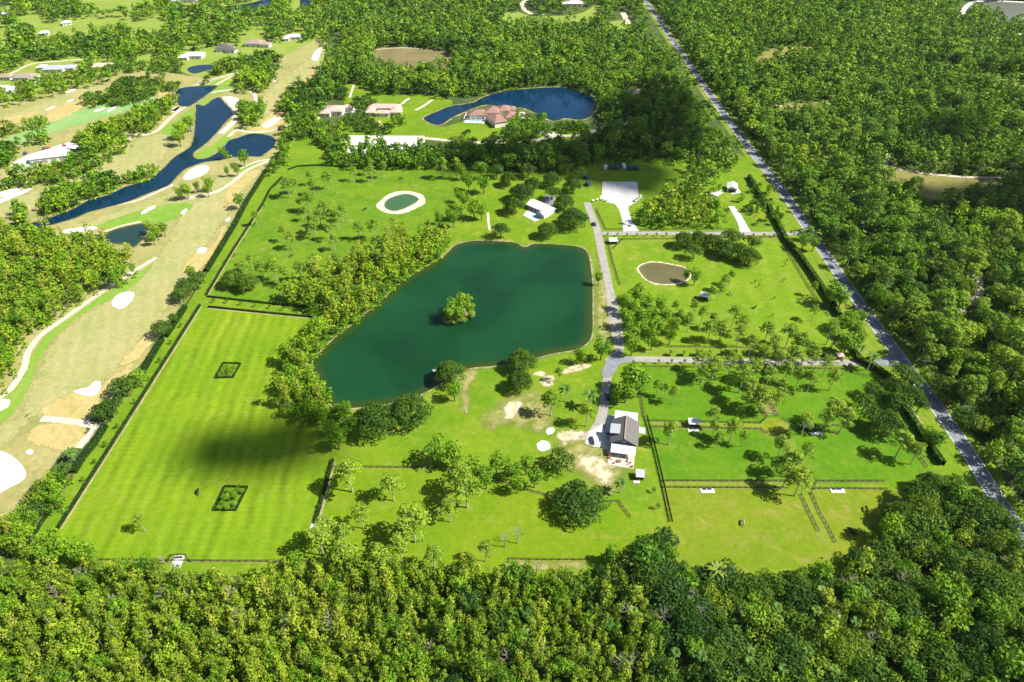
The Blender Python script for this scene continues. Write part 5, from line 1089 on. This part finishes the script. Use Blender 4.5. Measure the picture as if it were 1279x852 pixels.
shelter(766, 300, .05, 4.5, 3.0, 2.4, 'small white shelter in the corner of the east pasture', WHITE); shelter(1009, 531, 0, 4.0, 2.4, 2.4, 'pale shelter half hidden by a tree on the east barn lane', WHITE)
def pad(px, py, rz, L, W, lab, trough=True):
    x, y = P(px, py); o = thing('feeding_pad', lab, 'feeding pad', (x, y, .1), rz)
    MB().box((0, 0, .1), (L, W, .3)).build('slab', WALLW, o)
    if trough:
        for k, xx in enumerate((-L*.2, L*.18)):
            m = MB().box((xx, W*.32, .5), (1.3, .6, .5)).build('trough', BLACKP, o); MB().box((xx, W*.32, .76), (1.1, .42, .03)).build('water_surface', GLASS, m)
pad(866, 538, -.02, 4.8, 1.8, 'white slab below the barn lane fence beside a shelter shadow'); pad(883.5, 613.5, 0, 5.6, 2.0, 'long white slab with dark trough along the yellowed paddock fence'); pad(1046, 613.5, 0, 5.6, 2.0, 'white slab with dark trough in the small yellowed paddock')
pad(1019.5, 542, 0, 5.2, 1.6, 'white slab at the top of the bright east paddock', False); pad(795, 602.5, -.05, 2.6, 1.2, 'small white slab just below the grey hutch', False); pad(394.5, 655, -.12, 3.2, 5.0, 'square white slab at the fence end beside the striped lawn')
pad(222, 702, .05, 3.6, 5.0, 'white slab in the notch of the wood under the striped lawn'); pad(46, 697, .1, 1.6, 1.2, 'tiny white slab at the lower west corner of the estate', False); pad(470, 708, .0, 1.8, 1.4, 'small white slab hidden in the near wood edge', False); pad(832, 706, .3, 2.2, 1.2, 'white slab and rails glimpsed in the dark wood', False)
fence([(209, 703), (214, 695), (232, 694), (238, 702)], 'short curved fence round the white slab in the wood notch', 1.4)
# dock-like gatehouse, round hay ring
o = thing('gatehouse', 'small brown gatehouse by the lane near the road', 'gatehouse', (*P(1048, 448), .1), 0); MB().box((0, 0, 1.2), (2.6, 2.2, 2.4)).build('wall', TIMBER, o); MB().hip((0, 0), 2.6, 2.2, 2.42, 1.1, .5).build('roof', PINK, o); door(o, 0, -1.1, .9, 2.0)

# the white-roofed arena and the sheds beside it
sheet('building_pad', 'pad', .17, [(752.3, 227), (796, 227.4), (797.5, 246), (793, 249), (757, 249), (752, 246)], False)
sheet('yard', 'pale', .15, [(750, 247), (757, 252), (770, 255), (775, 258), (784, 258), (792, 253), (801, 247), (795, 240), (755, 240)], False, 5)
clut = [(753, 250, 'white'), (757, 252, 'grey'), (796, 249, 'grey'), (800, 246, 'white'), (792, 252, 'dark')]
for i, (px, py, c) in enumerate(clut):
    x, y = P(px, py); o = thing('storage_box', f'{c} storage box, {NTH[i]} from the west in front of the white marl pad', 'box', (x, y, .16), .3*i, 'boxes before the marl pad'); MB().box((0, 0, .5), (1.8, 1.1, 1.0)).build('body', {'white': WALLW, 'grey': STEEL, 'dark': BLACKP}[c], o); MB().box((0, 0, 1.04), (1.9, 1.2, .07)).build('lid', {'white': WALLW, 'grey': STEEL, 'dark': BLACKP}[c], o)
for i, (px, py, L, c) in enumerate(((756, 211.5, 5, 'white'), (764, 210.5, 6, 'blue'), (771, 211, 6, 'blue'), (779, 210, 6, 'white'), (786, 211.5, 5.5, 'blue'), (794, 212, 5, 'blue'), (732, 223, 5, 'blue'), (734, 232, 4, 'blue'))):
    x, y = P(px, py); mat = WALLW if c == 'white' else BLUE
    o = thing('trailer', f'{c} trailer, {NTH[i]} counted along the grass behind the white marl pad', 'trailer', (x, y, .1), 1.35+.1*i, 'trailers behind the marl pad')
    MB().box((0, 0, 1.6), (L, 2.3, 2.1)).build('body', mat, o); MB().box((L/2+.7, 0, .62), (1.4, .15, .12)).build('drawbar', STEEL, o)
    for s in (-1, 1): MB().tube([(0, s*.95, .38), (0, s*1.17, .38)], .38, 10).build('wheel', TYRE, o)
# barrels on the white gravel track by the arena
for i, (px, py) in enumerate(((741, 252), (746, 251), (751, 250))):
    x, y = P(px, py); o = thing('hay_bale', f'pale round bale, {NTH[i]} in the line beside the drive head', 'bale', (x, y, .15), 0, 'bales at the drive head'); MB().tube([(-.7, 0, .75), (.7, 0, .75)], .75, 12).build('bale', DECK, o); MB().tube([(-.2, 0, .75), (.2, 0, .75)], .765, 12).build('band', WALLW, o)
sx_, sy_ = P(915, 231, 4)
so_ = thing('garage_shed', 'small white-roofed shed with dark doorway on a white pad', 'shed', (sx_, sy_, 0), math.radians(-14))
MB().box((0, 0, 1.6), (6.4, 8.4, 3.2)).build('wall', WALLW, so_); MB().hip((0, 0), 8.4, 6.4, 3.22, 1.6, .5, math.pi/2, True).build('roof', WHITE, so_); door(so_, 0, -4.2, 4.4, 2.7, -1, BLACKP)
sheet('pad', 'concrete', .17, [(910, 236), (920, 234), (926, 241), (914, 243)], False); sheet('pad', 'pale', .16, [(882, 246), (893, 239), (904, 238), (900, 243), (890, 247)], True, 2)

# the white house with its pool
hx_, hy_ = P(676, 256.5, 4)
h = thing('white_house', 'long white-roofed house with a pool terrace between lake and oaks', 'house', (hx_, hy_, 0), math.radians(-43))
MB().box((0, 0, 1.6), (17.5, 8.0, 3.2)).build('wall', WALLW, h); MB().hip((0, 0), 17.5, 8.0, 3.22, 2.0, .8, 0, True).build('roof', WHITE, h)
MB().box((6.6, -4.6, 1.5), (5.2, 6.0, 3.0)).build('wall', WALLW, h); MB().hip((6.6, -5.4), 6.0, 5.2, 3.02, 1.7, .5, math.pi/2, True).build('roof', GREYROOF, h)
windows(h, -4.0, [-7, -4.4, -1.8, .8], 1.5, 1.8, 1.8); door(h, 2.9, -4.0, 1.4, 2.3, -1, GLASS)
dk = sheet('terrace', 'concrete', .16, [(653, 269), (661, 261), (672, 266), (682, 268), (674, 275), (668, 277)], False)
px_, py_ = P(669, 270.5); pl = thing('swimming_pool', 'pale turquoise pool on the terrace of the white house', 'pool', (px_, py_, .17), math.radians(-20)); MB().box((0, 0, .06), (6.4, 4.6, .12)).build('coping', DECK, pl); MB().box((0, 0, .075), (5.6, 3.8, .12)).build('water', POOL, pl)
sheet('forecourt', 'asphalt', .16, [(678, 247), (684, 244), (692, 245), (693, 250), (690, 255), (696, 256), (688, 257), (680, 252)], True, .5)

# villa on the blue lake
HIP = lambda x, y, L, W, hh, rh, rt=0.0: (x, y, L, W, hh, rh, rt, False)
house(612, 150, .0, [HIP(-10, 4, 15, 11, 5, 3.0), HIP(2, 6, 12, 12, 6.2, 3.4), HIP(6, -8, 11, 19, 4.6, 3.0, math.radians(24)), HIP(12, 12, 9, 12, 6.0, 3.0), HIP(18, 1, 8, 12, 4.2, 2.4), HIP(16, 17, 12, 7, 4.2, 2.2)], 'sprawling terracotta-roofed villa on the point of the blue lake', TERRA, CREAM, 'villa')
vx, vy = P(594, 150.5); pe = thing('pool_enclosure', 'screened pool enclosure with white frame beside the terracotta villa', 'pool enclosure', (vx, vy, .1), -.12)
MB().box((0, 0, .1), (18, 14, .2)).build('deck', DECK, pe); MB().box((0, 0, .14), (10, 6, .2)).build('water', POOL, pe)
for y in (-7, 7):
    for x in (-9, -3, 3, 9): MB().box((x, y, 1.7), (.3, .3, 3.2)).build('post', WALLW, pe)
for y in (-7, 0, 7): MB().box((0, y, 3.45), (18.3, .4, .3)).build('beam', WALLW, pe)
for x in (-9, 9): MB().box((x, 0, 3.75), (.4, 14.3, .3)).build('beam', WALLW, pe)
sheet('terrace', 'track', .17, [(640, 143), (650, 140), (656, 141), (652, 145), (642, 146)], True, 1); sheet('terrace', 'concrete', .17, [(643, 155), (652, 151), (662, 153), (660, 158), (646, 159)], True, 1); sheet('terrace', 'concrete', .17, [(664, 160), (682, 161), (690, 165), (700, 169), (686, 171), (672, 165)], True, 1)
house(653, 153, .3, [HIP(0, 0, 8, 5, 3, 1.6)], 'grey-roofed lakeside pavilion east of the terracotta villa', GREYROOF, WALLW, 'pavilion')
x, y = P(622.5, 175); o = thing('fountain', 'grey stepped fountain on the forecourt circle below the villa', 'fountain', (x, y, .1)); MB().cyl((0, 0, 0), 3.2, .6, 20).build('basin', GREYROOF, o); MB().cyl((0, 0, .6), .5, 2.2, 10, .25).build('column', GREYROOF, o); MB().cyl((0, 0, 2.8), .6, .4, 12, 1.3).build('bowl', GREYROOF, o)
# pink stable houses
house(419, 141, -.05, [HIP(0, 0, 16, 14, 4, 2.6), HIP(10, 8, 9, 6, 3.2, 1.8), HIP(-6, -7, 8, 8, 3.4, 2.0)], 'square pink-roofed house west of the pink stable block', PINK, CREAM, 'villa')
house(480, 141, -.02, [HIP(0, 5, 28, 8, 4, 2.4), HIP(-11, -3, 7, 12, 3.6, 2.0), HIP(11, -2, 9, 12, 3.6, 2.2), HIP(0, -7, 12, 6, 3.4, 1.8)], 'long pink-roofed house round a court behind the dressage arena', PINK, CREAM, 'villa')
sheet('terrace', 'concrete', .16, [(434, 136), (455, 134), (455, 142), (432, 141)], False)
# golf houses along the top
house(243, 72, .0, [HIP(0, 0, 20, 12, 3.6, 2.4), HIP(-8, -7, 9, 7, 3.2, 1.8)], 'white-roofed house above the small golf pond', WHITE, WALLW)
house(281, 64, -.05, [HIP(0, 2, 17, 12, 3.8, 3.0), HIP(9, -4, 10, 8, 3.4, 2.0)], 'dark-roofed house between white and brown golf houses', DARKR, WALLW)
house(321, 57, -.1, [HIP(-2, 0, 20, 13, 3.8, 3.0), HIP(12, -3, 10, 9, 3.4, 2.0)], 'brown-roofed house by the narrow golf pond', BROWNR, WALLW)
house(367, 49, .1, [HIP(0, 0, 16, 9, 3.6, 2.2), HIP(-7, -5, 6, 8, 3.2, 1.6)], 'white-roofed house half hidden by trees past the golf houses', WHITE, WALLW)
house(34, 99, .0, [HIP(0, 0, 20, 13, 3.6, 2.6), HIP(9, -6, 9, 8, 3.2, 1.8)], 'brown-roofed house behind the lower golf trees', BROWNR, WALLW)
house(10, 99, .0, [HIP(0, 0, 11, 9, 3.4, 2.2)], 'small brown-roofed house at the picture edge', BROWNR, WALLW)
house(8, 114, -.2, [HIP(0, 0, 17, 10, 3.4, 1.8), HIP(8, -4, 7, 6, 3, 1.4)], 'white-roofed house nearest the pale top fairway', WHITE, WALLW)
house(70, 89, .05, [HIP(0, 0, 20, 12, 3.6, 2.6), HIP(12, 4, 14, 10, 3.2, 2.0)], 'grey-roofed house inside the curved golf lane', GREYROOF, WALLW); house(54, 87, .1, [HIP(0, 0, 8, 7, 3.4, 1.6)], 'small white-roofed annexe beside the grey-roofed house', WHITE, WALLW)
house(128, 86, .0, [HIP(0, 0, 18, 12, 3.6, 2.4)], 'tan house half hidden among the golf trees', plain('tan_tile', (.50, .40, .28), .8, .2, .2), CREAM)
house(234, 2, .0, [HIP(0, 0, 26, 16, 4, 3), HIP(-14, -8, 12, 10, 3.4, 2)], 'pale grey-roofed house by the top lake', GREYROOF, WALLW); house(241, 1, .0, [HIP(6, 6, 14, 8, 5, 2)], 'white-roofed wing behind the pale grey-roofed house', WHITE, WALLW)
house(717, 7, .0, [HIP(0, 0, 22, 14, 3.8, 3.0), HIP(-12, -2, 9, 9, 3.4, 2)], 'pink-grey roofed house on the top meadow', plain('rose_tile', (.50, .42, .39), .8, .2, .2), CREAM); house(771, 1, .1, [HIP(0, 0, 10, 12, 4, 2)], 'white-roofed house at the top beside the road', WHITE, WALLW)
house(671, 8, .2, [HIP(0, 0, 12, 8, 3.4, 2)], 'blue-grey roofed cottage on the top meadow', GREYROOF, WALLW)
for i, (px, py) in enumerate(((8, 20), (88, 19), (56, 44), (84, 31))):
    house(px, py, .2*i, [HIP(0, 0, 10, 7, 3.2, 1.8)], f'{NTH[i]} small white-roofed cottage from the west among the meadow trees', WHITE, WALLW, 'cottage')
house(523, 9, .3, [HIP(0, 0, 14, 8, 3.2, 1.8)], 'white-roofed cottage among the far top woods', WHITE, WALLW, 'cottage'); house(800, 139, -.2, [HIP(0, 0, 6, 4, 3.0, 1.4)], 'tiny white-roofed gate lodge deep in the shaded wood', WHITE, WALLW, 'cottage'); house(850, 98, .2, [HIP(0, 0, 7, 5, 3.0, 1.4)], 'white-roofed hut in the wood beside the far road', WHITE, WALLW, 'cottage')
# maintenance yard on the golf course
mx, my = P(61, 192, 5); ms = thing('maintenance_shed', 'big white-roofed maintenance shed between dark golf trees', 'shed', (mx, my, 0), math.radians(18))
MB().box((0, 0, 2.2), (26, 11, 4.4)).build('wall', WALLW, ms); MB().hip((0, 0), 26, 11, 4.42, 1.5, .6, 0, True).build('roof', WHITE, ms)
for x in (-9, -3, 3, 9): door(ms, x, -5.5, 3.4, 3.2, -1, STEEL)
mx, my = P(92, 182, 4); m2 = thing('maintenance_shed', 'small white-roofed shed at the east end of the maintenance yard', 'shed', (mx, my, 0), math.radians(-12)); MB().box((0, 0, 1.7), (8, 7, 3.4)).build('wall', BLUEWALL, m2); MB().hip((0, 0), 8, 7, 3.42, 1.2, .4, 0, True).build('roof', WHITE, m2); door(m2, 0, -3.5, 3.0, 2.8, -1, BLACKP)
sheet('yard', 'pale', .14, [(14, 206), (30, 196), (60, 186), (86, 178), (97, 180), (95, 188), (70, 198), (48, 206), (34, 213), (18, 212)], True, 2)
for i, (px, py, c) in enumerate(((81, 183, 'red'), (61, 186, 'red'), (56, 187, 'blue'), (32, 193, 'blue'), (30, 204, 'white'), (20, 208, 'white'), (26, 210, 'dark'))):
    x, y = P(px, py); o = thing('utility_cart', f'{c} utility cart, {NTH[i]} from the east end of the maintenance yard', 'cart', (x, y, .16), .5*i, 'carts in the maintenance yard'); mat = {'red': RED, 'blue': BLUE, 'white': VANW, 'dark': BLACKP}[c]
    MB().box((0, 0, .75), (2.9, 1.5, .7)).build('body', mat, o); MB().box((-.2, 0, 1.95), (1.9, 1.4, .1)).build('canopy', mat, o)
    for s in (-1, 1):
        MB().box((-.2+s*.85, 0, 1.5), (.08, 1.3, .85)).build('post', STEEL, o)
        for q in (-1, 1): MB().tube([(s*.95, q*.6, .32), (s*.95, q*.78, .32)], .32, 10).build('wheel', TYRE, o)
# raft on the lake, jetty chairs
x, y = P(543, 463.5); o = thing('raft', 'small white raft floating off the round oak on the big lake', 'raft', (x, y, .2), .3); MB().box((0, 0, .22), (1.9, 1.6, .25)).build('deck', WALLW, o)
for s in (-.6, .6): MB().tube([(-.9, s, .05), (.9, s, .05)], .2, 8).build('float', WALLW, o)
x, y = P(521.5, 250); o = thing('fountain_pump', 'dark pump float on the sand-ringed round pond', 'pump', (x, y, .24), .3); MB().cyl((0, 0, 0), .9, .35, 14).build('float', BLACKP, o); MB().cyl((0, 0, .35), .25, .5, 10, .15).build('nozzle', STEEL, o)
# ------------------------------------------------------------------ horses
def horse_mesh(graze):
    neck = [(.95, 0, 1.15), (1.25, 0, .75), (1.42, 0, .35), (1.5, 0, .12)] if graze else [(.95, 0, 1.35), (1.2, 0, 1.7), (1.42, 0, 1.72), (1.68, 0, 1.52)]
    V = [(-.7, 0, 1.2), (0, 0, 1.15), (.7, 0, 1.2)] + neck; R = [.3, .31, .29, .2, .15, .13, .08]; E = [(0, 1), (1, 2), (2, 3), (3, 4), (4, 5), (5, 6)]
    for s in (-1, 1):
        b = len(V); V += [(.62, s*.17, .85), (.64, s*.17, .45), (.62, s*.17, .05)]; R += [.13, .07, .06]; E += [(2, b), (b, b+1), (b+1, b+2)]
        b = len(V); V += [(-.66, s*.18, .9), (-.84, s*.18, .5), (-.76, s*.18, .05)]; R += [.16, .075, .06]; E += [(0, b), (b, b+1), (b+1, b+2)]
    b = len(V); V += [(-1.0, 0, 1.2), (-1.12, 0, .6)]; R += [.07, .09]; E += [(0, b), (b, b+1)]
    me = bpy.data.meshes.new('horse'); me.from_pydata(V, E, []); o = bpy.data.objects.new('tmp', me); C.objects.link(o)
    sk_ = o.modifiers.new('s', 'SKIN'); o.modifiers.new('u', 'SUBSURF').levels = 1
    for v, r in zip(me.skin_vertices[0].data, R): v.radius = (r, r)
    me.skin_vertices[0].data[1].use_root = True
    dg = bpy.context.evaluated_depsgraph_get(); out = bpy.data.meshes.new_from_object(o.evaluated_get(dg)); bpy.data.objects.remove(o); return out
HM = {True: horse_mesh(True), False: horse_mesh(False)}
COAT = {'dark': plain('dark_coat', (.018, .014, .012), .7, .2, .2), 'brown': plain('brown_coat', (.07, .04, .022), .7, .2, .2), 'grey': plain('grey_coat', (.22, .21, .20), .7, .2, .2)}
for px, py, c, gz, lab in ((928, 654, 'grey', True, 'grey-brown horse grazing alone in the yellowed paddock'), (1083, 571, 'dark', True, 'dark horse grazing in the bright east paddock'), (1081.5, 638, 'dark', True, 'dark horse grazing above the pair in the small yellowed paddock'), (1061, 665, 'dark', True, 'upper one of the paired dark horses at the wood edge'), (1065, 667, 'dark', False, 'lower one of the paired dark horses at the wood edge'), (501, 224.5, 'dark', True, 'dark horse north of the sand-ringed round pond'), (456, 262.5, 'dark', True, 'dark horse west of the sand-ringed round pond'), (248, 615.5, 'dark', True, 'dark horse west of the lower hedged square'), (364, 321, 'brown', True, 'brown horse near the west pasture thickets'), (943, 385, 'dark', True, 'dark horse in the east pasture near the pines'), (912, 369, 'grey', True, 'pale horse beside the pines of the east pasture'), (183, 626, 'brown', True, 'brown horse by the fence of the striped lawn')):
    if lab.startswith('brown horse by'): continue
    x, y = P(px, py); me = HM[gz].copy(); me.materials.append(COAT[c]); me.name = 'horse'
    o = bpy.data.objects.new('horse', me); C.objects.link(o); o.location = (x, y, .06); o.rotation_euler = (0, 0, rng.uniform(0, 6.28)); o.scale = (1.25,)*3
    tag(o, lab, 'horse', 'horses grazing in the paddocks')

# ------------------------------------------------------------------ clouds that shade parts of the land; they stand above and beside the view
ico = None
import bmesh
b = bmesh.new(); bmesh.ops.create_icosphere(b, subdivisions=2, radius=1.0); IV = np.array([v.co for v in b.verts]); IF = np.array([[v.index for v in f.verts] for f in b.faces]); b.free()
CLOUDM = plain('cloud_white', (.85, .85, .86), 1, 0, .02, 60)
def cloud(px, n, rlo, rhi, alt, lab, seed):
    g = np.random.default_rng(seed); ring = np.array(PP(px)); lo, hi = ring.min(0), ring.max(0); sh = np.array([SUND.x, SUND.y])/SUND.z*alt
    pts = g.uniform(lo, hi, (n*30, 2)); pts = pts[inside(pts, ring)][:n]; V, Fc = [], []
    for k, p in enumerate(pts):
        r = g.uniform(rlo, rhi); q = IV*(1+.12*g.normal(size=(len(IV), 1)))*np.array([r, r, r*.55]); V.append(q+np.array([p[0]+sh[0], p[1]+sh[1], alt])); Fc.append(IF+k*len(IV))
    V = np.concatenate(V); Fc = np.concatenate(Fc); o_ = V.mean(0)
    me = bpy.data.meshes.new('cloud'); me.from_pydata((V-o_).tolist(), [], Fc.tolist()); o = put('cloud', me, CLOUDM); o.location = o_
    tag(o, lab, 'cloud', None, 'stuff')
cloud([(222, 572), (262, 552), (320, 545), (375, 535), (405, 545), (400, 562), (345, 575), (300, 580), (250, 582)], 52, 4, 11, 1800, 'small fair-weather cloud whose shade lies on the striped lawn', 1)
cloud([(555, 212), (552, 198), (640, 180), (735, 178), (750, 135), (800, 110), (845, 125), (850, 180), (832, 226), (805, 244), (745, 242), (728, 226), (700, 240), (690, 212), (620, 208)], 84, 9, 21, 1700, 'fair-weather cloud whose shade lies on the trees below the villa', 2)
cloud([(1130, 235), (1180, 238), (1240, 236), (1300, 232), (1310, 275), (1240, 282), (1180, 268), (1120, 258)], 45, 8, 18, 1800, 'fair-weather cloud whose shade lies on the wood east of the road', 3)
cloud([(1110, 180), (1130, 165), (1175, 160), (1195, 178), (1160, 192), (1120, 196)], 16, 8, 14, 1800, 'small cloud whose shade lies on the pine wood', 4)

# ------------------------------------------------------------------ thin air haze over the land
HZ = Mat('haze_air'); pv = HZ.n('ShaderNodeVolumePrincipled', {'Color': (.80, .90, 1.0, 1), 'Density': .000016, 'Anisotropy': .2})
for l in list(HZ.out.inputs[0].links): HZ.t.links.remove(l)
HZ.t.links.new(pv.outputs[0], HZ.out.inputs['Volume'])
hb = MB().box((0, 0, 119), (R_*2+400, R_*2+400, 240)).build('haze', HZ.m); tag(hb, 'thin pale haze in the air over the whole land', None, None, 'stuff')
S.cycles.volume_bounces = 0; S.cycles.volume_step_rate = 10; S.cycles.volume_max_steps = 64
